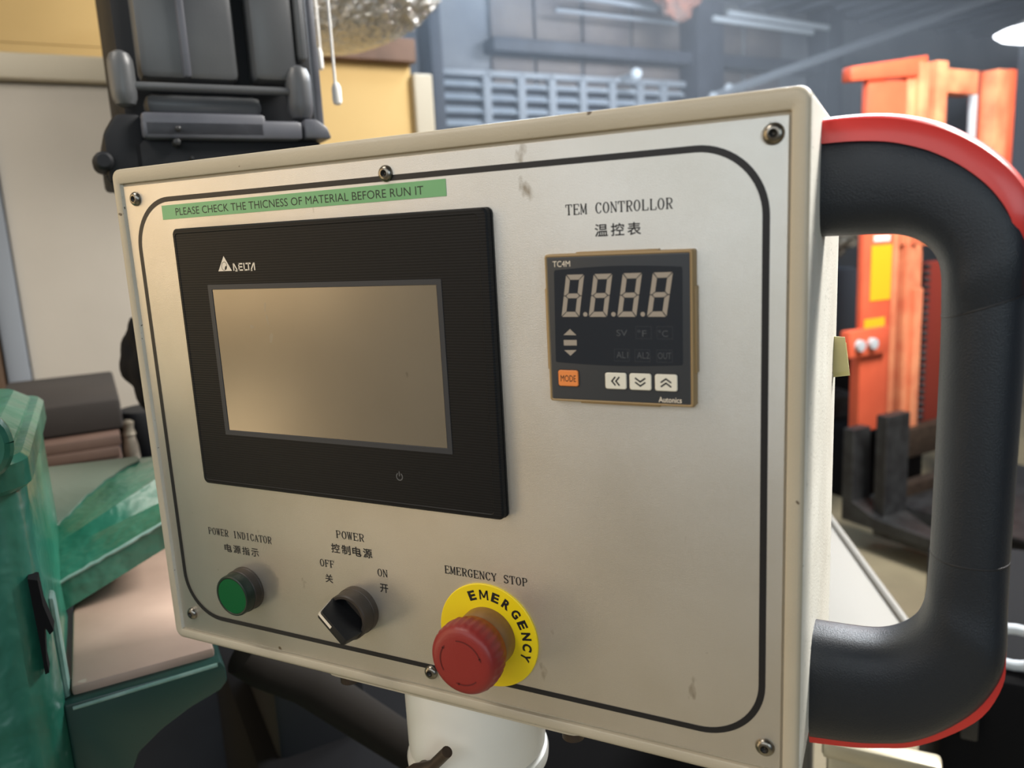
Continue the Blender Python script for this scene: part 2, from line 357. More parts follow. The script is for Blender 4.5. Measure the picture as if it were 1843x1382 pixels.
plate = obj('faceplate', t, M_plate, BOX, label='satin aluminium faceplate')
# printed border line
def ringflat(bm, fr, a, b_, h):
    A = [bm.verts.new(fr(x, y, h)) for x, y in a]; B = [bm.verts.new(fr(x, y, h)) for x, y in b_]; n = len(A)
    for i in range(n): bm.faces.new((A[i], A[(i + 1) % n], B[(i + 1) % n], B[i]))
t = newbm(); ringflat(t, P, rr(-2.4, 391.1, 2.0, 288.4, 32, 16), rr(0.7, 387.9, 5.0, 285.3, 29, 16), 0.12)
obj('border_line', t, M_ink, plate, smooth=0)
# screws
for (x, y, r) in ((1.2, 1.6, 4.5), (194.8, 1.0, 4.4), (392.2, 0.3, 4.6), (1.3, 287.6, 4.3), (199.4, 290.2, 4.4), (391.2, 288.7, 4.6)):
    t = newbm()
    lathe(t, P, x, y, [(r, 0.0), (r, 0.5), (r * .93, 1.3), (r * .75, 2.1), (r * .55, 2.5), (r * .42, 2.55), (r * .40, 1.2), (0.05, 1.2)], n=32, cap=False)
    s = obj('screw', t, M_steel, BOX)
    t = newbm(); lathe(t, P, x, y, [(r * .40, 2.0), (r * .36, 2.58), (0.3, 1.3)], n=6, cap=False); obj('socket', t, M_socket, s, smooth=0)

# ---- serif capitals drawn stroke by stroke (the plate's printed face)
class G:
    def __init__(s, bm, x, y, w, h, hh): s.bm, s.x, s.y, s.w, s.h, s.hh = bm, x, y, w, h, hh
    def pt(s, a, b_): return (s.x + a * s.w, s.y + s.h * (1 - b_))
    def L(s, a, b_, c, d, w):
        p = Vector(s.pt(a, b_)); q = Vector(s.pt(c, d)); n = (q - p).normalized(); m = Vector((-n.y, n.x)) * w / 2
        flat(s.bm, P, [p + m, q + m, q - m, p - m], s.hh)
    def A(s, cx, cy, rx, ry, a0, a1, T, t_, n=14):
        o = []; i_ = []
        for k in range(n + 1):
            a = math.radians(a0 + (a1 - a0) * k / n); wd = t_ + (T - t_) * abs(math.cos(a)) ** 1.5
            X, Y = s.pt(cx + rx * math.cos(a), cy + ry * math.sin(a))
            d = Vector((math.cos(a) / max(rx * s.w, 1e-3), -math.sin(a) / max(ry * s.h, 1e-3))).normalized() * wd / 2
            o.append((X + d.x, Y + d.y)); i_.append((X - d.x, Y - d.y))
        for k in range(n): flat(s.bm, P, [o[k], o[k + 1], i_[k + 1], i_[k]], s.hh)
TK, TN = 0.74, 0.36
def serif(g, a, b_, wd=0.3): g.L(a - wd / 2, b_, a + wd / 2, b_, TN)
def glyph(bm, ch, x, y, w, h, hh):
    g = G(bm, x, y, w, h, hh); T, t_ = TK, TN; lo = .03; hi = .97
    def stem(a): g.L(a, lo, a, hi, T); serif(g, a, lo, .34); serif(g, a, hi, .34)
    if ch == 'T': g.L(.5, lo, .5, hi, T); serif(g, .5, lo, .4); g.L(0, hi, 1, hi, t_); g.L(.04, hi, .04, .74, t_ * 1.2); g.L(.96, hi, .96, .74, t_ * 1.2)
    elif ch in 'EF':
        stem(.22); g.L(.1, hi, .92, hi, t_); g.L(.92, hi, .92, .76, t_ * 1.2); g.L(.22, .52, .7, .52, t_); g.L(.7, .62, .7, .42, t_)
        if ch == 'E': g.L(.1, lo, .95, lo, t_); g.L(.95, lo, .95, .26, t_ * 1.2)
    elif ch == 'L': stem(.24); g.L(.1, lo, .95, lo, t_); g.L(.95, lo, .95, .28, t_ * 1.2)
    elif ch == 'I': stem(.5); serif(g, .5, lo, .5); serif(g, .5, hi, .5)
    elif ch == 'M': g.L(.12, lo, .12, hi, t_); g.L(.88, lo, .88, hi, T * .85); g.L(.14, hi, .5, .12, T * .8); g.L(.86, hi, .5, .12, t_); serif(g, .12, lo, .26); serif(g, .88, lo, .3); serif(g, .1, hi, .2); serif(g, .9, hi, .2)
    elif ch == 'N': g.L(.15, lo, .15, hi, t_); g.L(.87, lo, .87, hi, t_); g.L(.15, hi, .85, .04, T * .85); serif(g, .15, lo, .3); serif(g, .12, hi, .24); serif(g, .87, hi, .28)
    elif ch in 'PRB':
        stem(.22); g.L(.1, hi, .6, hi, t_); g.L(.22, .49, .6, .49, t_); g.A(.58, .73, .3, .235, -90, 90, T * .9, t_)
        if ch == 'R': g.L(.5, .49, .86, .03, T * .85); g.L(.84, lo, 1, lo, t_)
    elif ch == 'D': stem(.22); g.L(.1, hi, .5, hi, t_); g.L(.1, lo, .5, lo, t_); g.A(.48, .5, .4, .47, -90, 90, T, t_)
    elif ch == 'O': g.A(.5, .5, .39, .48, 0, 360, T, t_, 24)
    elif ch in 'CG':
        g.A(.54, .5, .40, .48, 40, 320, T, t_, 20); g.L(.88, hi, .88, .72, t_ * 1.2)
        if ch == 'G': g.L(.82, .44, .82, .04, T * .85); g.L(.58, .44, 1, .44, t_)
        else: g.L(.88, .28, .88, .14, t_)
    elif ch == 'W': g.L(.08, hi, .3, lo, T * .8); g.L(.3, lo, .5, .8, t_); g.L(.5, hi, .7, lo, T * .8); g.L(.7, lo, .93, hi, t_); serif(g, .08, hi, .26); serif(g, .5, hi, .26); serif(g, .92, hi, .22)
    elif ch == 'A': g.L(.5, hi, .14, lo, t_); g.L(.5, hi, .84, lo, T * .9); g.L(.24, .33, .72, .33, t_); serif(g, .13, lo, .26); serif(g, .86, lo, .28)
    elif ch == 'Y': g.L(.5, .45, .5, lo, T); g.L(.1, hi, .5, .45, T * .85); g.L(.9, hi, .5, .45, t_); serif(g, .5, lo, .36); serif(g, .12, hi, .28); serif(g, .88, hi, .24)
    elif ch == 'S': g.A(.5, .74, .33, .235, 30, 250, t_ * 1.6, t_ * 1.3); g.A(.5, .26, .35, .235, 70, -150, t_ * 1.8, t_ * 1.3); g.L(.2, .66, .8, .36, T * .9); g.L(.84, hi, .84, .74, t_); g.L(.15, lo, .15, .27, t_)
def serif_text(s, x0, x1, y0, y1):
    t = newbm(); n = len(s); pitch = (x1 - x0) / (n - 0.12)
    for i, ch in enumerate(s):
        if ch != ' ': glyph(t, ch, x0 + pitch * i, y0, pitch * .86, y1 - y0, 0.14)
    return t
def printed(bm, m=None): obj('printed_lettering', bm, m or M_ink, plate, smooth=0)
printed(serif_text('TEM CONTROLLOR', 296.8, 348.9, 23.6, 28.6))
printed(serif_text('POWER INDICATOR', 27.6, 83.7, 219.9, 224.8))
printed(serif_text('POWER', 137.1, 158.3, 208.5, 213.4))
printed(serif_text('OFF', 122.2, 133.4, 229.2, 234.0))
printed(serif_text('ON', 166.1, 173.4, 229.2, 234.0))
printed(serif_text('EMERGENCY STOP', 213.8, 266.3, 220.1, 224.9))
def cjk(s, x0, x1, y0, y1):
    t = newbm(); n = len(s); gap = 0.22; cw = (x1 - x0) / (n + gap * (n - 1))
    for i, ch in enumerate(s): text(t, ch, x0 + i * cw * (1 + gap), x0 + i * cw * (1 + gap) + cw, y0, y1, 0.14, bold=0.014)
    printed(t)
cjk('温控表', 311.2, 333.9, 33.5, 39.4)
cjk('电源指示', 40.8, 71.2, 229.9, 235.6)
cjk('控制电源', 132.4, 163.3, 217.4, 223.5)
cjk('关', 125.2, 131.3, 238.6, 244.4)
cjk('开', 167.0, 173.0, 238.6, 244.2)

# ---- green tape
t = newbm(); prism(t, [P(x, y, 0.02) for x, y in ((23.6, 7.2), (231.3, 6.4), (231.3, 15.1), (23.4, 15.9))], [P(x, y, 0.22) for x, y in ((23.6, 7.2), (231.3, 6.4), (231.3, 15.1), (23.4, 15.9))])
tape = obj('label_tape', t, M_green_tape, BOX, label='green label tape', smooth=0)
t = newbm()
def tapexf(x, y): return x, y - 0.8 * (x - 35) / 182 * 0.6
text(t, 'PLEASE CHECK THE THICNESS OF MATERIAL BEFORE RUN IT', 35.4, 217.6, 9.4, 13.9, 0.27, bold=0.0, xf=tapexf)
obj('tape_lettering', t, M_tapeink, tape, smooth=0)

# ---- touch screen unit
def zz(x, y, h): return P(x, y, h)
t = newbm()
loft(t, rings(P, [(36.0, 257.4, 22.0, 186.2, 3.2, 0), (36.0, 257.4, 22.0, 186.2, 3.2, 1.6), (36.5, 256.9, 22.5, 185.7, 3, 1.7), (36.5, 256.9, 22.5, 185.7, 3, 2.3), (36.0, 257.2, 22.1, 186.1, 3.2, 2.5),
                  (36.3, 256.9, 22.2, 186.0, 3.2, 5.2), (37.0, 256.0, 23.0, 185.2, 3.0, 6.1), (38.6, 251.6, 25.0, 183.4, 2.2, 6.2), (39.0, 251.2, 25.4, 183.0, 2.0, 5.9), (39.4, 250.8, 25.8, 182.6, 2.0, 5.9)]))
scr = obj('touch_screen', t, M_bezel, BOX, label='black ribbed touch screen unit')
t = newbm(); loft(t, rings(P, [(61.2, 228.2, 56.9, 151.6, .5, 5.8), (61.3, 228.1, 57.0, 151.5, .5, 6.15), (64.4, 225.2, 59.8, 148.6, .3, 6.15), (64.7, 224.9, 60.1, 148.3, .3, 5.7)], ), cap=True)
obj('screen_frame', t, M_frame, scr)
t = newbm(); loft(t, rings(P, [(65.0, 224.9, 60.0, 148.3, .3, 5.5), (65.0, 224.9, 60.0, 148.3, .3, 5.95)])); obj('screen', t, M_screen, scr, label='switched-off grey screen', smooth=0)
M_smudge = mat('dried_smudge', (200, 186, 160), 0.6, alpha=0.28)
for cx_, cy_, rx_, ry_, ro_ in ((105.7, 70.6, .7, 3.0, .15), (106.4, 78.2, .7, 3.4, -.2), (107.9, 89.2, 1.3, 3.2, .25), (93.5, 82.6, 1.6, 1.1, .3)):
    t = newbm(); flat(t, P, [(x + .25 * math.sin(5 * i), y) for i, (x, y) in enumerate([(cx_ + rx_ * math.cos(2 * math.pi * k / 20) * math.cos(ro_) - ry_ * math.sin(2 * math.pi * k / 20) * math.sin(ro_), cy_ + rx_ * math.cos(2 * math.pi * k / 20) * math.sin(ro_) + ry_ * math.sin(2 * math.pi * k / 20) * math.cos(ro_)) for k in range(20)])], 5.99)
    obj('smudge', t, M_smudge, scr, smooth=0)
# logo: triangle with a disc, then the lettering
t = newbm()
flat(t, P, [(71.7, 49.0), (77.3, 40.0), (82.8, 49.0)], 6.02)
for sx, sy, w_, seg in ((0, 0, 0, [((84.4, 49.0), (84.4, 44.6)), ((84.7, 44.7), (87.2, 49.0)), ((85.6, 49.0), (87.4, 49.0))]),
                    (0, 0, 0, [((88.7, 44.7), (88.7, 49.0)), ((88.3, 45.0), (91.7, 45.0)), ((88.7, 46.8), (91.4, 46.8)), ((88.3, 48.7), (91.7, 48.7))]),
                    (0, 0, 0, [((92.8, 44.6), (92.8, 49.0)), ((92.4, 48.7), (95.4, 48.7))]),
                    (0, 0, 0, [((94.2, 45.0), (98.2, 45.0)), ((96.3, 44.8), (96.3, 49.0))]),
                    (0, 0, 0, [((100.9, 44.6), (100.9, 49.1)), ((100.5, 44.8), (97.9, 49.1)), ((97.7, 49.0), (99.0, 49.0))])):
    for a, b_ in seg:
        p = Vector(a); q = Vector(b_); n = (q - p).normalized(); m = Vector((-n.y, n.x)) * .42
        flat(t, P, [p + m, q + m, q - m, p - m], 6.02)
logo = obj('printed_logo', t, M_logo, scr, smooth=0)
t = newbm()
def ell(cx, cy, rx, ry, rot, n=20):
    c_, s_ = math.cos(rot), math.sin(rot)
    return [(cx + rx * math.cos(2 * math.pi * k / n) * c_ - ry * math.sin(2 * math.pi * k / n) * s_, cy + rx * math.cos(2 * math.pi * k / n) * s_ + ry * math.sin(2 * math.pi * k / n) * c_) for k in range(n)]
ringflat(t, P, ell(76.9, 46.0, 2.15, 2.7, .35), ell(76.9, 46.0, 1.85, 2.4, .35), 6.06)
flat(t, P, ell(78.1, 47.1, 0.75, 1.3, .5), 6.06)
obj('printed_disc', t, M_ink, scr, smooth=0)
t = newbm()
ar = [math.radians(a) for a in range(-60, 241, 20)]
A = [(192.0 + 2.3 * math.cos(a), 167.4 + 2.4 * math.sin(a)) for a in ar]; B = [(192.0 + 1.7 * math.cos(a), 167.4 + 1.8 * math.sin(a)) for a in ar]
for k in range(len(A) - 1): flat(t, P, [A[k], A[k + 1], B[k + 1], B[k]], 6.02)
flat(t, P, [(191.7, 164.3), (192.3, 164.3), (192.3, 167.2), (191.7, 167.2)], 6.02)
obj('power_symbol', t, M_dim, scr, smooth=0)

# ---- temperature controller
t = newbm()
loft(t, rings(P, [(287.2, 359.6, 46.6, 118.8, 1.2, 0), (287.2, 359.6, 46.6, 118.8, 1.2, 5.6), (287.6, 359.0, 47.0, 118.4, 1.2, 6.8), (288.2, 358.4, 47.6, 117.9, .8, 7.0), (288.6, 358.0, 48.0, 117.5, .6, 6.6)]))
bx(t, P, (303, 46.0, 0), (343, 47.0, 5), .0003); bx(t, P, (303, 118.4, 0), (343, 119.6, 5), .0003)
bx(t, P, (286.2, 63, 0), (287.6, 103, 5), .0003); bx(t, P, (359.2, 63, 0), (360.4, 103, 5), .0003)
tmp_ = obj('temperature_controller', t, M_tan, BOX, label='tan-framed digital temperature controller')
t = newbm(); loft(t, rings(P, [(288.8, 357.9, 48.1, 117.4, .5, 6.2), (288.8, 357.9, 48.1, 117.4, .5, 6.75), (289.2, 357.5, 48.5, 117.0, .5, 6.9)])); obj('front_panel', t, M_cface, tmp_)
pts = [(292.3, 55.3)] + [(292.8 + 61.4 * k / 12, 54.2 - 1.2 * math.sin(math.pi * k / 12)) for k in range(13)] + [(354.6, 55.3), (354.4, 98.4)] + [(353.9 - 62.0 * k / 12, 99.0 + 1.1 * math.sin(math.pi * k / 12)) for k in range(13)] + [(291.4, 98.4)]
t = newbm(); prism(t, [P(x, y, 6.8) for x, y in pts], [P(x, y, 6.98) for x, y in pts]); obj('display_window', t, M_cwin, tmp_, smooth=0)
for dx in (297.95, 311.95, 326.2, 340.5):
    t = newbm(); H = 20.2; Wd = 9.2; th = 2.45; g_ = .22; y0 = 56.5; x0 = dx
    def seg(ps):
        q = []
        for x, y in ps: q.append((x0 + x + (H / 2 - y) * 0.16 - .95, y0 + y))
        flat(t, P, q, 7.02)
    m_ = H / 2; b2 = th
    seg([(0.35, 0), (Wd - .35, 0), (Wd - b2, b2), (b2, b2)])
    seg([(.35, H), (b2, H - b2), (Wd - b2, H - b2), (Wd - .35, H)])
    seg([(0, .35), (b2 - g_, b2 + g_), (b2 - g_, m_ - b2 / 2 - g_), (b2 / 2 - .4, m_ - g_), (0, m_ - g_)])
    seg([(Wd, .35), (Wd, m_ - g_), (Wd - b2 / 2 + .4, m_ - g_), (Wd - b2 + g_, m_ - b2 / 2 - g_), (Wd - b2 + g_, b2 + g_)])
    seg([(0, m_ + g_), (b2 / 2 - .4, m_ + g_), (b2 - g_, m_ + b2 / 2 + g_), (b2 - g_, H - b2 - g_), (0, H - .35)])
    seg([(Wd, m_ + g_), (Wd, H - .35), (Wd - b2 + g_, H - b2 - g_), (Wd - b2 + g_, m_ + b2 / 2 + g_), (Wd - b2 / 2 + .4, m_ + g_)])
    seg([(b2 / 2, m_), (b2, m_ - b2 / 2 + .1), (Wd - b2, m_ - b2 / 2 + .1), (Wd - b2 / 2, m_), (Wd - b2, m_ + b2 / 2 - .1), (b2, m_ + b2 / 2 - .1)])
    obj('digit', t, M_seg, tmp_, smooth=0)
for x in (307.7, 321.8, 336.0):
    t = newbm(); flat(t, P, ell(x, 75.5, 1.1, 1.1, 0), 7.02); obj('decimal_point', t, M_seg, tmp_, smooth=0)
for ps in ([(296.0, 85.6), (302.8, 85.6), (299.5, 82.6)], [(296.0, 88.0), (302.8, 87.9), (302.8, 90.6), (296.0, 90.7)], [(296.1, 93.0), (302.6, 92.8), (299.3, 95.7)]):
    t = newbm(); flat(t, P, ps, 7.02); obj('deviation_mark', t, M_seg, tmp_, smooth=0)
t = newbm()
for s_, a_ in (('SV', (323.0, 328.4, 82.8, 85.8)), ('°F', (333.2, 337.6, 82.8, 86.0)), ('°C', (343.2, 347.7, 82.8, 86.0)), ('AL1', (322.7, 328.5, 93.2, 96.3)), ('AL2', (332.7, 338.8, 93.2, 96.3)), ('OUT', (342.8, 349.1, 93.2, 96.3))):
    text(t, s_, a_[0], a_[1], a_[2], a_[3], 7.02, bold=0.005)
for x, y in ((334.3, 84), (344.3, 84), (323.5, 94.8), (333.5, 94.8), (344.0, 94.8)):
    ringflat(t, P, [(x - 1.8, y - 2.8), (x + 5.6, y - 2.8), (x + 5.6, y + 3), (x - 1.8, y + 3)], [(x - 1.7, y - 2.7), (x + 5.5, y - 2.7), (x + 5.5, y + 2.9), (x - 1.7, y + 2.9)], 7.0)
obj('faint_lettering', t, M_faint, tmp_, smooth=0)
t = newbm(); text(t, 'TC4M', 291.8, 300.8, 49.9, 52.7, 6.95, bold=0.0); obj('pale_lettering', t, M_logo, tmp_, smooth=0); t = newbm(); text(t, 'Autonics', 342.8, 353.7, 114.2, 116.8, 6.95, bold=0.012)
obj('pale_lettering', t, M_logo, tmp_, smooth=0)
def key(name, x0, x1, y0, y1, m, label=None):
    t = newbm(); loft(t, rings(P, [(x0 - .35, x1 + .35, y0 - .35, y1 + .35, 1.3, 6.7), (x0 - .35, x1 + .35, y0 - .35, y1 + .35, 1.3, 6.96)])); obj('key_surround', t, M_ink, tmp_, smooth=0)
    t = newbm(); loft(t, rings(P, [(x0, x1, y0, y1, 1.1, 6.6), (x0, x1, y0, y1, 1.1, 7.3), (x0 + .3, x1 - .3, y0 + .3, y1 - .3, 1.0, 7.6)])); obj(name, t, m, tmp_, label=label)
key('mode_key', 292.6, 303.1, 102.9, 110.8, M_orange, 'orange key')
for x in (316.9, 329.0, 341.3): key('arrow_key', x, x + 10.6, 103.4, 111.3, M_key, 'pale arrow key')
t = newbm(); text(t, 'MODE', 293.9, 301.9, 105.3, 108.5, 7.66, bold=0.0)
def chev(cx, cy, dx, dy):
    for o in (-1.0, 1.0):
        ox, oy = cx + dx * o, cy + dy * o
        for sgn in (-1, 1):
            if dx: a = Vector((ox + dx * .9, oy)); c_ = Vector((ox - dx * .9, oy + 2.1 * sgn))
            else: a = Vector((ox, oy + dy * .9)); c_ = Vector((ox + 2.5 * sgn, oy - dy * .9))
            n = (c_ - a).normalized(); m = Vector((-n.y, n.x)) * .38
            flat(t, P, [a + m - n * .2, c_ + m, c_ - m, a - m - n * .2], 7.66)
chev(322.2, 107.4, -1, 0); chev(334.3, 107.4, 0, 1); chev(346.6, 107.4, 0, -1)
obj('key_lettering', t, M_ink, tmp_, smooth=0)

# ---- green indicator
t = newbm(); lathe(t, P, 57, 259.3, [(14.8, 0), (14.8, 1.2), (14.5, 1.6), (14.5, 6.5), (14.1, 7.0), (14.1, 7.2)], n=56)
ind = obj('indicator_light', t, M_dustyblack, BOX, label='green indicator light')
t = newbm(); lathe(t, P, 57, 259.3, [(14.0, 6.9), (14.0, 12.6), (13.7, 13.4), (13.0, 13.8), (12.2, 13.7), (12.0, 13.3)], n=56, cap=False); obj('lens_collar', t, M_lensrim, ind)
t = newbm(); lathe(t, P, 57, 259.3, [(12.05, 13.0), (12.0, 13.5), (10.0, 13.6), (5, 13.65)], n=56); obj('lens', t, M_lens, ind, label='green lens')

# ---- selector knob
t = newbm(); lathe(t, P, 149.3, 258.3, [(14.9, 0), (14.9, 4.0), (14.5, 4.3), (14.5, 12.3), (13.9, 13.2), (12.4, 13.3), (11.9, 12.6), (11.8, 7.0)], n=56)
kn = obj('selector_knob', t, M_dustyblack, BOX, label='black two-position selector knob')
KA = math.radians(225)       # pointing up and to the left
def KN(a, c_, h):            # a along the pointer, c across
    dx, dy = -math.cos(math.radians(43)), -math.sin(math.radians(43)); ex, ey = -dy, dx
    return P(149.0 + dx * a + ex * c_, 258.5 + dy * a + ey * c_, h)
t = newbm()
prof = [(-13.4, 6.5), (-13.4, 12.6), (-12.0, 25.0), (-11.0, 26.0), (10.5, 26.0), (11.6, 25.0), (14.2, 12.6), (13.2, 6.5)]
def wid(h): return 3.3 if h < 13 else 3.3 - 0.9 * (h - 12.6) / 13.4
prism(t, [KN(a, -wid(h) - .4, h) for a, h in prof], [KN(a, wid(h) + .4, h) for a, h in prof], bev=0.0004)
obj('knob_grip', t, M_black, kn)
t = newbm()
prism(t, [KN(a, c_, h) for a, c_, h in ((0.5, -1.0, 25.9), (11.2, -1.0, 25.4), (11.2, 1.0, 25.4), (0.5, 1.0, 25.9))], [KN(a, c_, h) for a, c_, h in ((0.5, -1.0, 26.15), (11.4, -1.0, 26.0), (11.4, 1.0, 26.0), (0.5, 1.0, 26.15))])
prism(t, [KN(a, c_, h) for a, c_, h in ((11.2, -1.0, 25.3), (13.9, -1.0, 13.0), (13.9, 1.0, 13.0), (11.2, 1.0, 25.3))], [KN(a, c_, h) for a, c_, h in ((12.1, -1.0, 25.5), (14.6, -1.0, 13.0), (14.6, 1.0, 13.0), (12.1, 1.0, 25.5))])
obj('pointer_mark', t, M_logo, kn, label='white pointer stripe', smooth=0)

# ---- emergency stop
EX, EY = 240.2, 258.2
t = newbm(); lathe(t, P, EX, EY, [(31.0, 0), (31.0, 0.9), (30.6, 1.2), (20, 1.2)], n=72)
es = obj('emergency_button', t, M_yellow, BOX, label='red mushroom emergency button on a yellow disc')
t = newbm(); lathe(t, P, EX, EY, [(17.3, 1.0), (17.1, 12.0), (16.5, 13.0), (14, 13.3)], n=56); obj('button_collar', t, M_amber, es, label='brown translucent collar')
t = newbm()
def wob(k, h): return 1 if (h < 16.5 or h > 28) else (1.0 + (0.012 if (k // 2) % 2 == 0 else -0.012))
lathe(t, P, EX, EY, [(13, 13.1), (17.0, 13.1), (18.0, 13.6), (18.6, 16.0), (19.6, 18.0), (20.2, 22), (20.1, 26.5), (19.4, 29.4), (18.2, 31.0), (16.4, 31.8), (14, 32.2), (7, 32.4), (0.1, 32.4)], n=112, wob=wob, cap=False)
obj('button_cap', t, M_red, es, label='red button cap')
t = newbm()
for a0, a1 in ((-100, -20), (150, 215), (45, 100)):
    r = 12.6; hh = 32.46; N_ = 14
    for k in range(N_):
        q = [math.radians(a0 + (a1 - a0) * (k + e) / N_) for e in (0, 1)]
        w1 = .32
        flat(t, P, [(EX + (r + w1) * math.cos(q[0]), EY + (r + w1) * math.sin(q[0])), (EX + (r + w1) * math.cos(q[1]), EY + (r + w1) * math.sin(q[1])), (EX + (r - w1) * math.cos(q[1]), EY + (r - w1) * math.sin(q[1])), (EX + (r - w1) * math.cos(q[0]), EY + (r - w1) * math.sin(q[0]))], hh)
    a = math.radians(a1); c_ = Vector((EX + r * math.cos(a), EY + r * math.sin(a))); tg = Vector((-math.sin(a), math.cos(a))); nr = Vector((math.cos(a), math.sin(a)))
    flat(t, P, [c_ + tg * 1.8, c_ - tg * .6 + nr * .8, c_ - tg * .6 - nr * .8], hh)
obj('twist_arrows', t, M_reddark, es, smooth=0)
t = newbm()
for ch, a in zip('EMERGENCY', (110.5, 92.5, 75.5, 58.5, 41.5, 25.5, 9.5, -6, -20.5)):
    a = math.radians(a); r = 24.6; cx, cy = EX + r * math.cos(a), EY - r * math.sin(a)
    rot = a - math.pi / 2; wd = 4.7
    def xf(x, y, cx=cx, cy=cy, rot=rot): return cx + x * math.cos(rot) + y * math.sin(rot), cy - x * math.sin(rot) + y * math.cos(rot)
    if ch == 'M':
        for a_, b2 in (((-2.3, 2.9), (-2.3, -2.9)), ((2.3, 2.9), (2.3, -2.9)), ((-2.1, -2.7), (0, 1.6)), ((2.1, -2.7), (0, 1.6))):
            p = Vector(a_); q = Vector(b2); n = (q - p).normalized(); m = Vector((-n.y, n.x)) * .5
            flat(t, P, [xf(*v) for v in (p + m, q + m, q - m, p - m)], 1.3)
    else: text(t, ch, -wd / 2, wd / 2, -2.9, 2.9, 1.3, bold=0.045, xf=xf)
obj('disc_lettering', t, M_ink, es, smooth=0)

# ---- side handle: black moulded U with a red spine
ST = [  # outer (x,y), inner (x,y)
    ((407.5, -4.2), (407.5, 45.0)), ((421, -4.1), (421, 45.0)), ((434.8, -2.7), (433, 45.0)), ((446.5, 0.4), (441, 45.6)), ((457.5, 5.0), (448.5, 48.2)), ((470.0, 13.0), (454.4, 53.0)),
    ((481.5, 24.0), (457.8, 59.0)), ((490.0, 38.0), (459.2, 66.0)), ((493.5, 54.0), (459.6, 74.0)), ((494.2, 72.0), (460.0, 84.0)), ((494.2, 100.0), (460.3, 100.0)), ((494.2, 150.0), (460.4, 150.0)),
    ((494.2, 200.0), (460.3, 200.0)), ((494.4, 226.0), (460.0, 214.0)), ((495.0, 246.0), (459.8, 224.0)), ((493.0, 260.0), (458.4, 232.0)), ((485.0, 276.8), (455.6, 238.5)), ((471.0, 291.8), (450.5, 244.0)),
    ((456.0, 302.2), (443.5, 248.0)), ((442.0, 306.8), (436.0, 250.0)), ((428.0, 309.8), (425.0, 250.6)), ((407.5, 312.0), (407.5, 250.6))]
HZ = -59    # centre of the handle's thickness
def crom(rows, seg=4):
    out = []
    for k in range(len(rows) - 1):
        p0, p1, p2, p3 = rows[max(k - 1, 0)], rows[k], rows[k + 1], rows[min(k + 2, len(rows) - 1)]
        for s_ in range(seg):
            f = s_ / seg
            out.append([0.5 * (2 * b + (c - a) * f + (2 * a - 5 * b + 4 * c - d) * f * f + (3 * b - a - 3 * c + d) * f ** 3) for a, b, c, d in zip(p0, p1, p2, p3)])
    out.append(rows[-1]); return out
def section(o, i_, dep, n=28, e=2.6):
    c = (Vector(o) + Vector(i_)) / 2; a = (Vector(o) - Vector(i_)) / 2; out = []
    for k in range(n):
        t_ = 2 * math.pi * k / n; ct, st_ = math.cos(t_), math.sin(t_)
        fx = math.copysign(abs(ct) ** (2 / e), ct); fz = math.copysign(abs(st_) ** (2 / e), st_)
        q = c + a * fx; out.append(P(q.x, q.y, HZ + dep * fz))
    return out
hd_parts = [(0, 9, 'handle_corner'), (9, 12, 'handle_grip'), (12, 21, 'handle_corner')]
HD = None
for a, b_, nm in hd_parts:
    rg = []
    for k in range(a, b_ + 1):
        o, i_ = ST[k]; e = 2.3 if 9 <= k <= 12 else 2.9
        rg.append(section(o, i_, 19 if 8 < k < 14 else 21, e=e))
    dense = []
    dense = crom(rg)
    t = newbm(); loft(t, dense)
    if HD is None: HD = obj('handle', t, M_handle, BOX, label='black moulded grip handle with red spine', smooth=60)
    else: obj(nm, t, M_handle, HD, smooth=60)
# seams between grip tube and corners
for k in (9, 12):
    o, i_ = ST[k]; rg = []
    for dy, g_ in ((-.5, 1.0), (-.25, 1.012), (.25, 1.012), (.5, 1.0)):
        o2 = (Vector(o) - Vector(i_)) * g_ / 2 + (Vector(o) + Vector(i_)) / 2; i2 = (Vector(i_) - Vector(o)) * g_ / 2 + (Vector(o) + Vector(i_)) / 2
        rg.append(section((o2.x, o2.y + dy), (i2.x, i2.y + dy), 19 * g_, e=2.3))
    t = newbm(); loft(t, rg); obj('seam_ring', t, M_ink, HD, smooth=60)
# red spine
def spine(idx, thk):
    rg = []
    for n_, k in enumerate(idx):
        o, i_ = Vector(ST[k][0]), Vector(ST[k][1]); T_ = thk[n_]
        ka, kb = max(k - 1, 0), min(k + 1, len(ST) - 1)
        tg = (Vector(ST[kb][0]) - Vector(ST[ka][0])).normalized(); nr = Vector((tg.y, -tg.x))
        zf = min(1, .62 + .09 * max(T_, 0)); prof_ = [(-7, 19.4 * zf), (T_ * .45, 18.6 * zf), (T_ * .6, 17.8 * zf), (T_, 12 * zf), (T_, -11 * zf), (T_ * .6, -18 * zf), (-7, -18 * zf)]
        rg.append([P(o.x + nr.x * a, o.y + nr.y * a, HZ + z) for a, z in prof_])
    dense = crom(rg); t = newbm(); loft(t, dense); obj('red_spine', t, M_handlered, HD, label='red plastic spine', smooth=60)
spine([0, 1, 2, 3, 4, 5, 6, 7, 8, 9], [5.0, 5.2, 5.4, 5.6, 5.6, 5.4, 5.0, 4.0, 2.0, -1])
spine([13, 14, 15, 16, 17, 18, 19, 20, 21], [-3.5, -2.2, 0.6, 1.6, 1.0, 0.6, 0.5, 0.6, 0.8])

# paper tag taped to the back edge of the box
t = newbm()
A = [P(x, y, -150) for x, y in ((400, 106), (413.6, 107), (416.6, 127.5), (400, 131))]
prism(t, A, [p + Vector((0, -.0008, 0)) for p in A])
A = [P(x, y, -154) for x, y in ((400, 110), (414.2, 111), (416.8, 131), (400, 133.5))]
prism(t, A, [p + Vector((0, -.0008, 0)) for p in A])
obj('paper_tag', t, M_tag, BOX, label='cream folded paper tag', smooth=0)
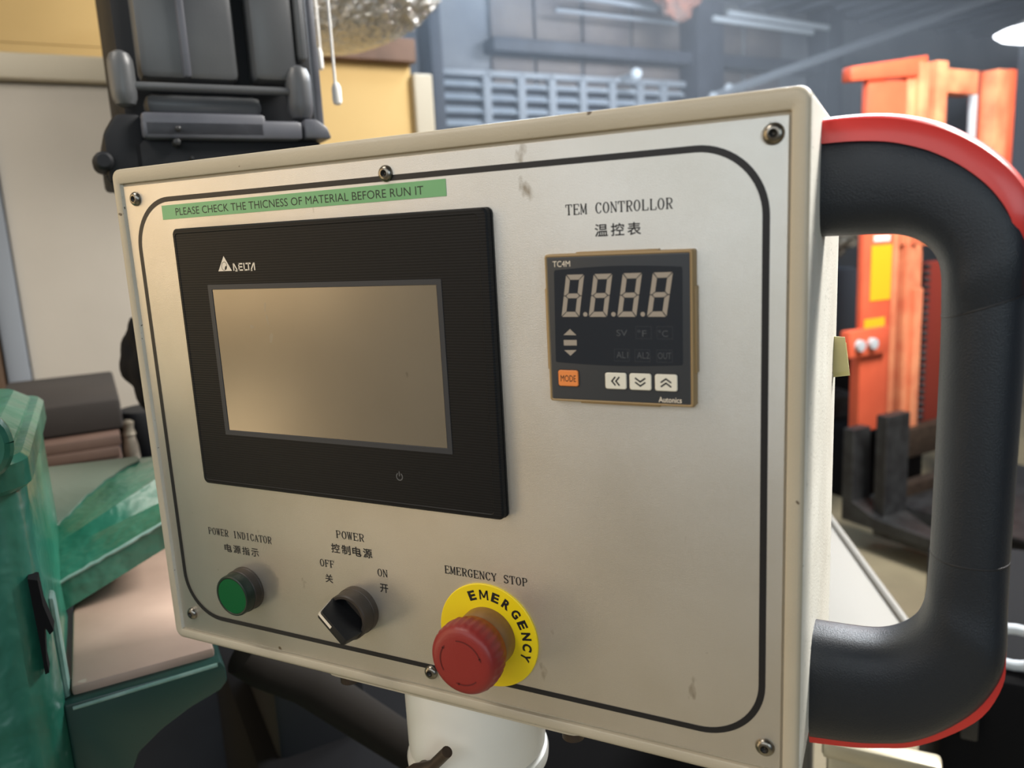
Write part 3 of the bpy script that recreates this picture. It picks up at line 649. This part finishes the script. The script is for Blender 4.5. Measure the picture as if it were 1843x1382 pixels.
# mounting flange and bolts below the box
t = newbm(); loft(t, [[P(x, y_, z) for x, z in rr(108, 296, -148, -6, 12)] for y_ in (308.5, 314.0)]); obj('mounting_flange', t, M_rim, BOX)
for x, z in ((122, -18), (282, -18), (122, -138), (282, -138)):
    t = newbm(); loft(t, [[P(x + 6.5 * math.cos(a), y_, z + 6.5 * math.sin(a)) for a in [2 * math.pi * k / 20 for k in range(20)]] for y_ in (314, 323)])
    obj('flange_bolt', t, M_rust, BOX)

# ================================================================== SUPPORT POST
SX, SZ = 189, -66
def PV(x, z, y): return P(x, y, z)          # vertical-axis frame: lathe "height" is y (down)
post = empty('support_post', P(SX, 1350, SZ), 'white enamelled swivel post carrying the control box from below', 'post')
t = newbm(); lathe(t, PV, SX, SZ, [(46.6, 314.2), (47.6, 318), (47.6, 374), (47, 380), (45, 382)], n=64); obj('swivel_collar', t, M_white, post)
t = newbm(); lathe(t, PV, SX, SZ, [(45, 382.3), (48.4, 383.5), (49.4, 386.5), (49, 391), (45, 395), (40, 397)], n=64); obj('lower_ring', t, M_white, post)
t = newbm(); lathe(t, PV, SX, SZ, [(40, 396.5), (40, 1350)], n=48); obj('post_tube', t, M_white, post)
t = newbm(); bx(t, P, (128, 314.5, -56), (138, 330, -76), .001); obj('side_lug', t, M_rim, post)
t = newbm()
tube(t, [P(176, 377, -19.5), P(180, 373, -12), P(184, 369, -9)], [.007, .0075, .006], n=16)
tube(t, [P(150, 384, -10), P(166, 379, -9), P(176, 373, -9), P(184, 367, -9), P(190, 361, -8), P(203, 346, -5)], [.004, .006, .0075, .0055, .0036, .0036], n=16)
obj('clamp_lever', t, M_rust, post, label='brown steel clamp lever')

# ================================================================== LEFT: BLACK MACHINE HEAD
def ub(px0, py0, px1, py1, v, dv, bev=0.004, bm=None, zmin=None):
    """box in the room frame whose front face at depth v covers the given picture rectangle"""
    a = on((px0 + px1) / 2, py0, v=v)[2]; b_ = on((px0 + px1) / 2, py1, v=v)[2]; ym = (py0 + py1) / 2
    u0 = on(px0, ym, v=v)[0]; u1 = on(px1, ym, v=v)[0]
    if zmin is not None: b_ = zmin
    bm = bm if bm is not None else newbm(); bx(bm, U, (u0, v, b_), (u1, v + dv, a), bev); return bm
HV = 0.90
hu = on(390, 200, v=HV)
mh = empty('press_head', U(hu[0], 1.1, 0), 'tall black press with rounded side rollers and wide flange, rising behind the control box', 'machine')
obj('main_body', ub(200, -130, 560, 262, HV + .03, .22, .012), M_headd, mh)
obj('cover_panel', ub(236, -120, 418, 143, HV, .05, .008), M_head, mh)
obj('cover_panel', ub(446, -120, 527, 146, HV - .004, .05, .008), M_head, mh)
t = ub(316, -120, 331, 138, HV - .007, .02, .003); obj('panel_ridge', t, M_headflange, mh)
t = newbm(); a = on(240, 155, v=HV); b_ = on(522, 163, v=HV); tube(t, [U(a[0], HV - .002, a[2]), U(b_[0], HV - .002, a[2])], .0042, n=14); obj('cross_rod', t, M_head, mh)
obj('lower_cover', ub(262, 170, 472, 207, HV + .006, .05, .008), M_head, mh)
def roller(x0, x1, y0, y1, vv):
    a = on((x0 + x1) / 2, y0, v=vv); b_ = on((x0 + x1) / 2, y1, v=vv); r = (on(x1, y0, v=vv)[0] - on(x0, y0, v=vv)[0]) / 2
    zt, zb = a[2], b_[2]; c = U((a[0] + b_[0]) / 2, vv + r, 0); t = newbm(); n = 28; rg = []
    for f_, z in ((.3, zb), (.75, zb + r * .25), (.95, zb + r * .7), (1, zb + r * 1.3), (1, zt - r * 1.3), (.95, zt - r * .7), (.75, zt - r * .25), (.3, zt)):
        rg.append([c + Vector((r * f_ * math.cos(2 * math.pi * k / n), r * f_ * math.sin(2 * math.pi * k / n), z)) for k in range(n)])
    loft(t, rg); return t
obj('side_roller', roller(196, 246, 86, 190, HV - .012), M_head, mh)
obj('side_roller', roller(520, 567, 114, 216, HV - .012), M_head, mh)
obj('side_rail', ub(527, -120, 545, 108, HV - .006, .03, .006), M_head, mh)
obj('side_rail', ub(548, -140, 570, 240, HV + .07, .03, .006), M_headflange, mh, label='pale grey side strip')
t = ub(256, 203, 480, 250, HV - .02, .10, .004); ub(256, 215, 545, 250, HV - .02, .10, .004, bm=t); obj('flange_block', t, M_headflange, mh)
# flange whose ends flare outwards
z0 = on(400, 252, v=HV)[2]; z1 = on(400, 216, v=HV)[2]; ua = on(540, 230, v=HV)[0]; ubb = on(590, 255, v=HV)[0]; uc = on(562, 214, v=HV)[0]
t = newbm(); prism(t, [U(u, HV - .02, z) for u, z in ((ua, z0), (ubb, z0), (ubb - .004, z0 + .012), (uc, z1), (ua, z1))], [U(u, HV + .12, z) for u, z in ((ua, z0), (ubb, z0), (ubb - .004, z0 + .012), (uc, z1), (ua, z1))], bev=.003)
obj('flange_end', t, M_headflange, mh)
t = newbm(); ul = on(186, 260, v=HV)[0]; ur = on(256, 230, v=HV)[0]; um = on(205, 205, v=HV)[0]; zl = on(200, 206, v=HV)[2]; zz0 = on(200, 330, v=HV)[2]
pp = ((ul, zz0), (ur, zz0), (ur, zl), (um, zl), (ul, zl - .02)); prism(t, [U(u, HV - .01, z) for u, z in pp], [U(u, HV + .14, z) for u, z in pp], bev=.005); obj('left_bracket', t, M_headd, mh)
obj('lower_body', ub(240, 250, 585, 380, HV - .01, .22, .006), M_headd, mh)
t = newbm(); c = on(186, 292, v=HV)
lathe(t, lambda x, y, h: U(c[0] + x, HV - .005 + h, c[2] + y), 0, 0, [(.006, -.012), (.009, -.009), (.010, .01), (.009, .04)], n=20); tube(t, [U(c[0] + .004, HV, c[2] - .012), U(c[0] + .012, HV + .0, c[2] - .03)], .006)
obj('clamp_knob', t, M_headd, mh)
t = newbm(); a = on(400, 500, v=HV); b_ = on(590, 500, v=HV); bx(t, U, (a[0], HV, 0.0), (b_[0], HV + .22, on(400, 370, v=HV)[2]), .01); obj('column', t, M_headd, mh)
t = newbm()
for x, y, s_ in ((318, 256, 4), (345, 285, 2), (320, 232, 3)):
    q = on(x, y, v=HV - .022); lathe(t, lambda a_, b2, h: U(q[0] + a_, HV - .024 + h, q[2] + b2), 0, 0, [(.001, -.004), (s_ * .0008, -.003), (s_ * .001, .01)], n=12)
obj('flange_bolts', t, M_iron, mh); mh.children[-1]['kind'] = 'stuff'

# black block added so the gap below the control box stays dark
t = newbm(); bx(t, U, (0.10, 0.78, 0), (0.80, 1.30, 0.70), .02); 
obj('dark_gap_block', t, M_rubber, mh)
t = newbm(); cps = [on(x, y, v=.72) for x, y in ((400, 1200), (440, 1222), (520, 1250), (600, 1300), (680, 1350), (760, 1400))]
tube(t, [U(p[0] + .02, .735, p[2]) for p in cps], [.02, .021, .022, .022, .022, .022], n=16)
obj('hose', t, mat('dull_brown_hose', (24, 21, 18), 0.9, spec=0.2), None, 'dull brown-black hose sagging below the lower left of the control box', 'hose')

# ================================================================== LEFT: GREEN MACHINE
gm = empty('green_machine', U(-.05, .85, 0), 'worn green-painted cast machine with rounded column, sloped arm and bracket at the lower left', 'machine')
# rounded column
GV = 0.62
cu = on(62, 1000, v=GV)[0]; t = newbm(); zt = on(30, 800, v=GV)[2]; rg = []
def colring(z, ins=0.0): 
    return [U(cu - .3 + x, GV + y, z) for x, y in [(a - 0, b2) for a, b2 in rr(0 - ins * 0, .3 - ins, ins, .30, .035, 6)]]
rg = [colring(0), colring(zt - .022), colring(zt - .008, .006), colring(zt, .018)]
loft(t, rg); obj('column', t, M_gm, gm)
t = newbm(); loft(t, [[U(cu - .3 + x, GV + y, z) for x, y in rr(0, .306 + e, -.006 - e, .30, .03, 6)] for z, e in ((zt - .035, -.005), (zt - .031, -.001), (zt - .014, -.001), (zt - .010, -.005))]); obj('collar_band', t, M_gm, gm)
t = newbm(); q = on(8, 812, v=GV - .02)
ringpts = [U(q[0] - .012 + .012 * math.cos(a), GV - .010, q[2] + .004 + .018 * math.sin(a)) for a in [2 * math.pi * k / 24 for k in range(25)]]
tube(t, ringpts, .0055, n=10, cap=False); obj('lifting_eye', t, M_gm, gm, label='green ring eye')
# worn corner strip + clip
q0 = on(88, 1060, v=GV + .04); q1 = on(112, 1382, v=GV + .04)
t = newbm(); bx(t, U, (cu - .002, GV + .04, .3), (cu + .004, GV + .06, on(95, 1075, v=GV + .04)[2]), .003); obj('edge_strip', t, M_edgewear, gm, label='pale worn edge strip')
t = newbm(); cl = [(50, 1038), (68, 1040), (78, 1085), (97, 1130), (90, 1137), (80, 1122), (84, 1180), (89, 1205), (82, 1208), (72, 1150), (60, 1090)]
cl3 = [on(x, y, v=GV + .01) for x, y in cl]
prism(t, [U(p[0], GV + .005, p[2]) for p in cl3], [U(p[0], GV + .022, p[2]) for p in cl3]); obj('black_clip', t, M_rubber, gm, label='black forked clip', smooth=0)
# sloped arm: prismatic beam rising to the right, dusty flat face above a ridge
AV = 0.80
def ap(x, y, v): p = on(x, y, v=v); return U(*p)
# cross-section points at left end and right end
Lp = [ap(55, 848, AV + .20), ap(62, 1005, AV + .055), ap(66, 1011, AV + .045), ap(70, 1070, AV), ap(75, 1125, AV + .005)]
Rp = [ap(340, 814, AV + .20), ap(340, 823, AV + .065), ap(340, 879, AV + .04), ap(340, 913, AV), ap(340, 960, AV + .005)]
Lq = Lp + [Lp[4] + VD * .16, Lp[0] + VD * .02 + Vector((0, 0, -.06))]; Rq = Rp + [Rp[4] + VD * .16, Rp[0] + VD * .02 + Vector((0, 0, -.06))]
t = newbm(); loft(t, [[a.lerp(b_, k / 14) for a, b_ in zip(Lq, Rq)] for k in range(15)])
arm = obj('sloped_arm', t, M_gm, gm, smooth=12)
def bil(s_, t_): return (Lp[0].lerp(Rp[0], s_)).lerp(Lp[1].lerp(Rp[1], s_), t_)
nn = (Rp[0] - Lp[0]).cross(Lp[1] - Lp[0]).normalized()
if nn.dot(CAMW - Lp[0]) < 0: nn = -nn
rg = []
for k in range(13):
    s_ = .66 * k / 12; tm = .97 - .8 * (k / 12) ** 1.1 + random.uniform(-.03, .03)
    row = [bil(s_, tm * q_ / 5) for q_ in range(6)]; rg.append([p + nn * .003 for p in row] + [p - nn * .002 for p in row[::-1]])
t = newbm(); loft(t, rg); obj('dusty_top_plate', t, M_gmdust, gm, label='dust-greyed top plate', smooth=0)
t = newbm(); pts = []
for k in range(22):
    f_ = k / 21; p = Lp[3].lerp(Rp[3], f_); pts.append(p + Vector((0, 0, random.uniform(-.0006, .0006))) - VD * .001)
tube(t, pts, [random.uniform(.0013, .0022) for _ in pts], n=6); obj('worn_edge', t, M_edgewear, gm, label='bare worn edge')
# bracket with brown plate
BV = 0.66
A0 = on(385, 1165, v=BV); zt2 = A0[2]; uL = cu + .005; uR = A0[0]
t = newbm(); bx(t, U, (uL, BV, zt2 - .01), (uR, BV + .42, zt2), .003); obj('brown_plate', t, M_brown_top, gm, label='oily brown plate')
zb_ = on(388, 1232, v=BV)[2]; um_ = on(240, 1340, v=BV)[0]; u118 = on(122, 1300, v=BV)[0]
out = [(u118, zt2 - .008), (uR + .003, zt2 - .008), (uR + .006, zt2 - .015), (uR + .006, zb_ + .006), (uR, zb_)]
g = [(385, 1235), (340, 1262), (290, 1300), (250, 1340), (236, 1382), (232, 1450)]
out += [(on(x, y, v=BV)[0], on(x, y, v=BV)[2]) for x, y in g[1:]] + [(u118, on(150, 1450, v=BV)[2])]
t = newbm(); prism(t, [U(u, BV - .012, z) for u, z in out], [U(u, BV + .03, z) for u, z in out], bev=.0025); obj('gusset_bracket', t, M_gmd, gm)
t = newbm(); bx(t, U, (uR - .02, BV + .03, zb_), (uR + .006, BV + .42, zt2 - .008), .003); obj('side_flange', t, M_gmd, gm)
t = newbm(); bx(t, U, (uL, BV + .0, .2), (u118, BV + .02, zt2 - .03), .002); obj('recess_plate', t, M_headd, gm)
t = newbm(); tube(t, [U(uL, BV - .012, zt2 - .012), U(uR, BV - .012, zt2 - .010)], .0016, n=6); obj('worn_edge', t, M_edgewear, gm, label='bare worn edge')

# boards and carton stacked behind the green arm
KV = 1.35
ztop_ = on(120, 797, v=KV)[2]
ul0 = on(-60, 800, v=KV)[0]; ur0 = on(213, 800, v=KV)[0]
t = newbm(); bx(t, U, (ul0 - .02, KV - .02, 0), (ur0 + .18, KV + .62, ztop_ - .068), .01)
obj('pallet_table', t, M_beam, None, 'dark low table under the stack of brown boards at the left', 'table')
for k in range(4):
    t = newbm(); z = ztop_ - .068 + .017 * k; o_ = random.uniform(-.006, .006)
    bx(t, U, (ul0 + o_, KV + o_, z + .0004), (ur0 + o_, KV + .5, z + .0166), .0012)
    obj('laminated_board', t, M_board, None, 'brown laminated board, %s in the stack of four under the dark carton' % ('lowest', 'second from bottom', 'third from bottom', 'topmost')[k], 'board', 'laminated boards in the stack')
zc_ = on(150, 724, v=KV + .05)[2]
t = newbm(); bx(t, U, (on(-20, 760, v=KV + .05)[0], KV + .045, ztop_ + .0012), (on(220, 750, v=KV + .05)[0], KV + .40, zc_), .006)
obj('carton', t, M_boxd, None, 'dark brown carton lying on the brown boards before the pale partition', 'box')
q = on(252, 735, v=KV + .15)
t = newbm(); lathe(t, lambda x, y, h: U(q[0] + .01 + x, KV + .15 + y, ztop_ - .067 + h), 0, 0, [(.046, 0), (.048, .004), (.048, q[2] - ztop_ + .06), (.044, q[2] - ztop_ + .067)], n=32)
obj('canister', t, M_headd, None, 'dark round canister standing to the right of the brown boards', 'can')
q = on(229, 760, v=KV + .08)
t = newbm(); H_ = q[2] - ztop_ + .067
lathe(t, lambda x, y, h: U(q[0] + x, KV + .08 + y, ztop_ - .067 + h), 0, 0, [(.011, 0), (.013, .005), (.012, .03), (.009, .045), (.011, .05), (.008, .06), (.010, H_), (.004, H_ + .004)], n=20)
obj('spindle', t, mat('scratched_metal', (186, 176, 158), .35, metal=.6, col2=(60, 54, 48), nscale=30, namt=.9), None, 'small bright turned metal spindle between the carton and the dark canister', 'spindle')
# lumpy black glove-like foam hanging behind the box edge
t = newbm(); cp = on(250, 650, v=1.15)
mesh_t = bmesh.new(); bmesh.ops.create_icosphere(mesh_t, subdivisions=4, radius=1)
from mathutils import noise
for v_ in mesh_t.verts:
    n_ = noise.noise(v_.co * 1.7 + Vector((3, 1, 7))); p = v_.co * (1 + .38 * n_)
    v_.co = U(cp[0] + .012 + p.x * .032, 1.15 + p.y * .04, cp[2] + p.z * .060)
merge(t, mesh_t); tube(t, [U(cp[0] + .03, 1.15, cp[2]), U(cp[0] + .06, 1.13, cp[2] + .02)], .008)
obj('rubber_boot', t, M_rubber, mh, label='lumpy black rubber boot')

# ================================================================== FOIL DUCT AND PULL CORDS
fc = on(640, -60, v=1.75); R_ = .26
t = newbm(); mesh_t = bmesh.new(); bmesh.ops.create_icosphere(mesh_t, subdivisions=6, radius=1)
for v_ in mesh_t.verts:
    p = v_.co.copy(); band = 1 if p.z > -.84 else .15
    n_ = noise.noise(p * 7) * .04 + noise.noise(p * 18) * .05 + noise.noise(p * 38) * .03
    p *= 1 + n_ * band; v_.co = Vector((p.x * R_, p.y * R_, p.z * .17))
mesh_t.transform(Matrix.Rotation(math.radians(-9), 4, VD)); mesh_t.transform(Matrix.Translation(U(fc[0] + .0, 1.9, fc[2] + .03))); merge(t, mesh_t)
fd = obj('foil_duct', t, M_foil, None, 'crinkled silver foil duct bulging down at the top, left of centre', 'duct', smooth=60)
t = newbm(); tube(t, [U(fc[0], 1.9, fc[2] + .15), U(fc[0], 1.9, 4.06)], .12, n=24); obj('duct_pipe', t, M_foil, fd)
for (x0, y0, x1, y1, tg, vv, lab) in ((597, -40, 603, 150, (596, 150, 616, 189), .98, 'white pull cord with toggle hanging before the yellow wall'), (574, -40, 576, 90, (569, 87, 583, 126), 1.12, 'white pull cord with toggle half hidden behind the black machine edge')):
    a = on(x1, y1, v=vv); e = empty('pull_cord', U(a[0], vv, a[2] - .03), lab, 'cord', 'ceiling pull cords')
    t = newbm(); tube(t, [U(a[0], vv, a[2]), U(a[0], vv, 4.06)], .0017, n=8); obj('cord', t, M_cord, e)
    p0 = on(tg[0], tg[1], v=vv); p1 = on(tg[2], tg[3], v=vv); r = (p1[0] - p0[0]) / 2; H_ = p0[2] - p1[2]
    t = newbm(); lathe(t, lambda x, y, h: U((p0[0] + p1[0]) / 2 + x, vv + y, p1[2] + h), 0, 0, [(r * .5, 0), (r * .9, .002), (r, .006), (r * .95, H_ - .005), (r * .6, H_), (.001, H_ + .002)], n=20); obj('toggle', t, M_cord, e)

# ================================================================== HALL: PIPES, LAMPS, STRUT
def upipe(x0, y0, x1, y1, v, r, lab, nm='ceiling_pipe', m=M_strip, cat='pipe', grp='pipes under the roof'):
    a = on(x0, y0, v=v); b_ = on(x1, y1, v=v); t = newbm(); tube(t, [U(*a), U(*b_)], r, n=10); return obj(nm, t, m, None, lab, cat, grp)
upipe(1285, 33, 1462, 58, 7.6, .035, 'pale pipe under the roof, lower of the bright pair at upper right')
upipe(1312, 23, 1490, 50, 7.6, .035, 'pale pipe under the roof, upper of the bright pair at upper right')
upipe(1000, 18, 1218, 42, 7.7, .022, 'thin pale pipe under the roof, left of the hanging orange cloth', m=M_wframe)
upipe(1040, -6, 1180, 16, 7.6, .03, 'thick pale pipe at the very top, above the thin one', m=M_wframe)
a = on(1272, 178, v=7.7); b_ = on(1850, -28, z=4.0); t = newbm()
tube(t, [U(a[0], 7.7, a[2]), U(*b_)], .05, n=4); obj('roof_strut', t, M_wframe, None, 'grey steel strut slanting from the far wall up to the roof', 'strut', smooth=0)
for x, y, s_, lab in ((1145, 133, 9, 'small white round lamp on the far wall above the louvres'), (1312, 160, 9, 'larger white round lamp just above the box edge, right of the dark column'), (1350, 152, 6, 'smallest white round lamp on the far wall, right of the larger one'), (1283, 172, 6, 'small pinkish white lamp at the foot of the dark column')):
    a = on(x, y, v=7.6); t = newbm(); R2 = s_ * .0078
    lathe(t, lambda x_, y_, h: U(a[0] + x_, 7.6 + h, a[2] + y_), 0, 0, [(.005, -.05), (R2 * .7, -.04), (R2, 0), (R2 * .6, .05), (.03, .08), (.03, .4)], n=20)
    obj('wall_lamp', t, M_strip, None, lab, 'lamp', 'round lamps along the far wall')
mesh_t = bmesh.new(); bmesh.ops.create_icosphere(mesh_t, subdivisions=4, radius=1); a = on(1222, -8, v=7.2)
for v_ in mesh_t.verts:
    p = v_.co * (1 + .5 * noise.noise(v_.co * 2.2)); v_.co = U(a[0] + p.x * .28, 7.2 + p.y * .12, a[2] + p.z * .26 - abs(p.x) * -.05)
t = newbm(); merge(t, mesh_t); obj('hanging_cloth', t, M_orgcloth, None, 'faded orange-brown cloth bundle hanging under the roof at top', 'cloth')
# pendant lamp upper right
a = on(1862, 60, z=2.95); e = empty('pendant_lamp', U(*a), 'bright white pendant lamp cut by the right edge of the picture', 'lamp')
t = newbm(); Rl = .30
lathe(t, lambda x, y, h: U(a[0] + x, a[1] + y, a[2] + h), 0, 0, [(Rl * .8, 0.05), (Rl * .5, .10), (.08, .14), (.05, .30)], n=40, cap=False); obj('shade', t, M_white, e)
t = newbm(); lathe(t, lambda x, y, h: U(a[0] + x, a[1] + y, a[2] + h), 0, 0, [(.02, -.075), (Rl * .5, -.065), (Rl * .9, -.03), (Rl * 1.12, .02), (Rl * .9, .05), (.1, .08)], n=40); obj('diffuser', t, M_lamp, e)
t = newbm(); tube(t, [U(a[0], a[1], a[2] + .28), U(a[0], a[1], 4.06)], .012, n=8); obj('suspension_cord', t, M_beam, e)

# ================================================================== FORKLIFT
FV = 2.1
fp = on(1600, 940, z=0.0)
fk = empty('forklift', U(fp[0], FV, 0), 'orange forklift mast with yellow labels and dark forks standing on the hall floor', 'forklift')
obj('side_plate', ub(1551, 380, 1604, 772, FV, .03, .006), M_fork, fk)
obj('upper_plate', ub(1559, 143, 1630, 400, FV, .03, .006), M_fork, fk)
ta = on(1527, 121, v=FV); tb = on(1665, 100, v=FV); t = newbm()
prism(t, [U(u, FV - .015, z) for u, z in ((ta[0], ta[2] - .052), (tb[0], tb[2] - .075), (tb[0], tb[2]), (ta[0], ta[2]))], [U(u, FV + .03, z) for u, z in ((ta[0], ta[2] - .052), (tb[0], tb[2] - .075), (tb[0], tb[2]), (ta[0], ta[2]))], bev=.006); obj('top_bracket', t, M_fork, fk)
for (x0, x1, y0, v_, m_) in ((1628, 1646, 120, 0, M_fork2), (1650, 1668, 110, -.02, M_fork2), (1646, 1653, 150, .05, M_forkd), (1681, 1700, 108, -.02, M_fork2), (1668, 1683, 128, .05, M_forkd)):
    obj('mast_channel', ub(x0, y0, x1, 440, FV + v_, .10, .004), m_, fk)
for (x0, x1, v_, m_) in ((1604, 1620, 0, M_fork2), (1620, 1636, .03, M_fork), (1634, 1650, -.01, M_fork2), (1650, 1662, .02, M_fork2)):
    a = on(x0, 430, v=FV + v_); b_ = on(x1, 430, v=FV + v_); zb2 = on(1600, 765, v=FV)[2]
    t = newbm(); bx(t, U, (a[0], FV + v_, zb2), (b_[0], FV + v_ + .10, a[2] + .35), .004); obj('mast_rail', t, m_, fk)
obj('cross_beam', ub(1694, 124, 1762, 168, FV - .01, .08, .006), M_fork2, fk, label='pale orange cross beam')
obj('upper_tie', ub(1756, 128, 1786, 420, FV + .05, .05, .006), M_forkd, fk)
obj('hydraulic_hose', ub(1745, 168, 1753, 430, FV + .03, .02, .002), M_strip, fk)
obj('mast_channel', ub(1783, 123, 1804, 600, FV - .02, .10, .004, zmin=.12), M_fork2, fk)
obj('mast_channel', ub(1804, 123, 1816, 600, FV - .01, .12, .004, zmin=.12), M_fork, fk)
obj('yellow_sticker', ub(1568, 441, 1604, 540, FV - .003, .003, 0), M_ylabel, fk, label='large yellow sticker')
obj('yellow_sticker', ub(1556, 573, 1592, 594, FV - .003, .003, 0), M_ylabel, fk, label='small yellow sticker')
obj('white_mark', ub(1574, 422, 1602, 434, FV - .003, .003, 0), M_cord, fk)
obj('hinge_block', ub(1530, 592, 1600, 640, FV - .03, .05, .008), M_fork, fk)
t = newbm()
for x, y in ((1545, 622), (1568, 618)):
    q = on(x, y, v=FV - .03); lathe(t, lambda a_, b2, h: U(q[0] + a_, FV - .05 + h, q[2] + b2), 0, 0, [(.004, 0), (.022, .002), (.024, .02)], n=16)
    obj('hinge_bolt', t, M_strip, fk); t = newbm()
t.free()
t = ub(1539, 640, 1600, 775, FV + .03, .03, .006); obj('lower_plate', t, M_fork, fk)
obj('chain_guard', ub(1660, 470, 1700, 775, FV + .08, .03, .003), M_forkd, fk)
q = on(1672, 480, v=FV + .05); q2 = on(1655, 775, v=FV + .05); nL = 26
for k in range(nL):
    f_ = k / (nL - 1); t = newbm(); u_ = q[0] + (q2[0] - q[0]) * 0 ; z = q[2] + (q2[2] - q[2]) * f_
    bx(t, U, (u_ - .011, FV + .045, z - .010), (u_ + .011, FV + .075, z + .010), .004, seg=1)
    obj('chain_link', t, M_iron, fk, smooth=0)
obj('mast_strut', ub(1643, 520, 1656, 775, FV - .03, .03, .003), M_fork2, fk)
obj('carriage_plate', ub(1636, 762, 1730, 812, FV - .06, .06, .006), M_rust, fk)
obj('carriage_plate', ub(1622, 862, 1720, 900, FV - .06, .06, .006), M_rust, fk)
# fork shanks and blades running towards the camera side
for (x0, x1, y0, yb, vv) in ((1534, 1564, 775, 935, 2.02), (1592, 1632, 752, 962, 1.90)):
    a = on((x0 + x1) / 2, yb, v=vv); t = newbm(); u0 = on(x0, yb - 60, v=vv)[0]; u1 = on(x1, yb - 60, v=vv)[0]; zt3 = on(x0, y0, v=vv)[2]
    zb3 = max(a[2], .02)
    prism(t, [U(u0, v_, z) for v_, z in ((vv, zt3), (vv + .05, zt3), (vv + .05, zb3), (vv - .95, zb3), (vv - .98, zb3 + .02), (vv - .1, zb3 + .05), (vv, zb3 + .09))], [U(u1, v_, z) for v_, z in ((vv, zt3), (vv + .05, zt3), (vv + .05, zb3), (vv - .95, zb3), (vv - .98, zb3 + .02), (vv - .1, zb3 + .05), (vv, zb3 + .09))], bev=.004)
    obj('fork', t, M_iron, fk, smooth=20)
t = newbm(); a = on(1640, 912, v=1.95); bx(t, U, (a[0], 1.0, .0), (a[0] + .9, 2.15, .13), .01); bx(t, U, (a[0] - .05, 1.0, .133), (a[0] + .95, 1.75, .155), .004); obj('load_platform', t, M_iron, fk)
# truck body behind the mast
obj('body_cover', ub(1478, 482, 1547, 612, 2.75, .5, .03), M_blueg, fk, label='blue-grey body cover')
obj('rear_body', ub(1470, 606, 1600, 800, 2.78, .6, .03), M_rubber, fk)
t = newbm(); c = on(1508, 812, v=2.6)
lathe(t, lambda x, y, h: U(c[0] + x, 2.6 + h, .24 + y), 0, 0, [(.08, .0), (.12, .01), (.20, .0), (.235, .03), (.24, .1), (.235, .17), (.2, .2)], n=40); obj('wheel', t, M_iron, fk)
obj('lower_frame', ub(1560, 770, 1660, 935, FV + .2, .3, .01, zmin=0.0), M_rubber, fk)
mesh_t = bmesh.new(); bmesh.ops.create_icosphere(mesh_t, subdivisions=5, radius=1); a = on(1525, 455, v=2.8)
for v_ in mesh_t.verts:
    p = v_.co * (1 + .35 * noise.noise(v_.co * 2.6) + .12 * noise.noise(v_.co * 7)); v_.co = U(a[0] + p.x * .17, 3.0 + p.y * .2, on(1510, 482, v=2.75)[2] + .135 + p.z * .10)
t = newbm(); merge(t, mesh_t); obj('folded_cloth', t, M_cloth, None, 'crumpled pale cloth with dark folds heaped on the forklift body', 'cloth')

# ================================================================== LOWER RIGHT: CHUTE, METAL BOX, BLACK CABINET
def at(px, py, d): return CAMW + ray(px, py) * d
TZ = .80
A = [U(*on(x, y, z=TZ)) for x, y in ((1452, 876), (1662, 1166), (1600, 1290), (1330, 1120))]
t = newbm(); prism(t, [p - Vector((0, 0, .02)) for p in A], A, bev=.004)
tube(t, [A[0] + Vector((0, 0, .001)), A[1] + Vector((0, 0, .001))], .006, n=10)
for p in (A[1].lerp(A[3], .12), A[0].lerp(A[2], .12), A[2].lerp(A[0], .15)): tube(t, [p - Vector((0, 0, .02)), Vector((p.x, p.y, 0))], .012, n=8)
obj('side_table', t, M_sheet, None, 'smooth white side table seen through the handle opening', 'table', smooth=30)
def onY(px, py, Y): r = ray(px, py); return CAMW + r * ((Y - CAMW.y) / r.y)
p0 = onY(1486, 1338, .41); p1 = onY(1690, 1368, .41)
t = newbm(); bx(t, W, (p0.x, .42, 0), (p1.x, .44, p0.z - .02), .006); bx(t, W, (p0.x - .004, .412, p0.z - .0198), (p1.x + .004, .436, p0.z), .005); bx(t, W, (p0.x + .06, .405, p0.z - .085), (p1.x - .03, .4195, p0.z - .065), .003)
obj('metal_box', t, M_metal, None, 'beige metal box with bright top edge below the black handle', 'box')
p0 = onY(1690, 1205, .75); p1 = onY(1990, 1290, .75)
t = newbm(); bx(t, W, (p0.x, .75, 0), (p1.x, 1.25, p0.z), .02)
bc = obj('black_cabinet', t, M_rubber, None, 'black cabinet standing behind the lower right corner of the handle', 'cabinet')
t = newbm(); p = onY(1748, 1305, .735); bx(t, W, (p.x - .012, .73, p.z - .02), (p.x + .008, .748, p.z + .03), .002); obj('latch_plate', t, M_iron, bc)
q = onY(1826, 1165, .78); t = newbm()
tube(t, [q + Vector((.035 * math.cos(a), 0, .026 * math.sin(a))) for a in [2 * math.pi * k / 24 for k in range(25)]], .007, n=10, cap=False)
tube(t, [q + Vector((-.03, 0, -.026)), q + Vector((.08, 0, -.026))], .006)
obj('metal_clip', t, M_strip, None, 'shiny metal ring clip on top of the black cabinet', 'clip')

hz = bpy.data.materials.new('flare_haze'); hz.use_nodes = True; n_ = hz.node_tree.nodes; n_.clear()
vo = n_.new('ShaderNodeVolumeScatter'); vo.inputs['Color'].default_value = (0.86, 0.92, 1, 1); vo.inputs['Density'].default_value = 0.04; vo.inputs['Anisotropy'].default_value = 0.35  # added volume that stands for lens glare, not dust
oo = n_.new('ShaderNodeOutputMaterial'); hz.node_tree.links.new(vo.outputs[0], oo.inputs['Volume'])
t = newbm(); bx(t, U, (1.3, 2.9, .05), (12, 7.6, 3.98)); obj('flare_haze', t, hz, None, 'faint bluish dusty air filling the far hall', 'haze', kind='stuff', smooth=0)
bpy.data.objects.remove(_to)
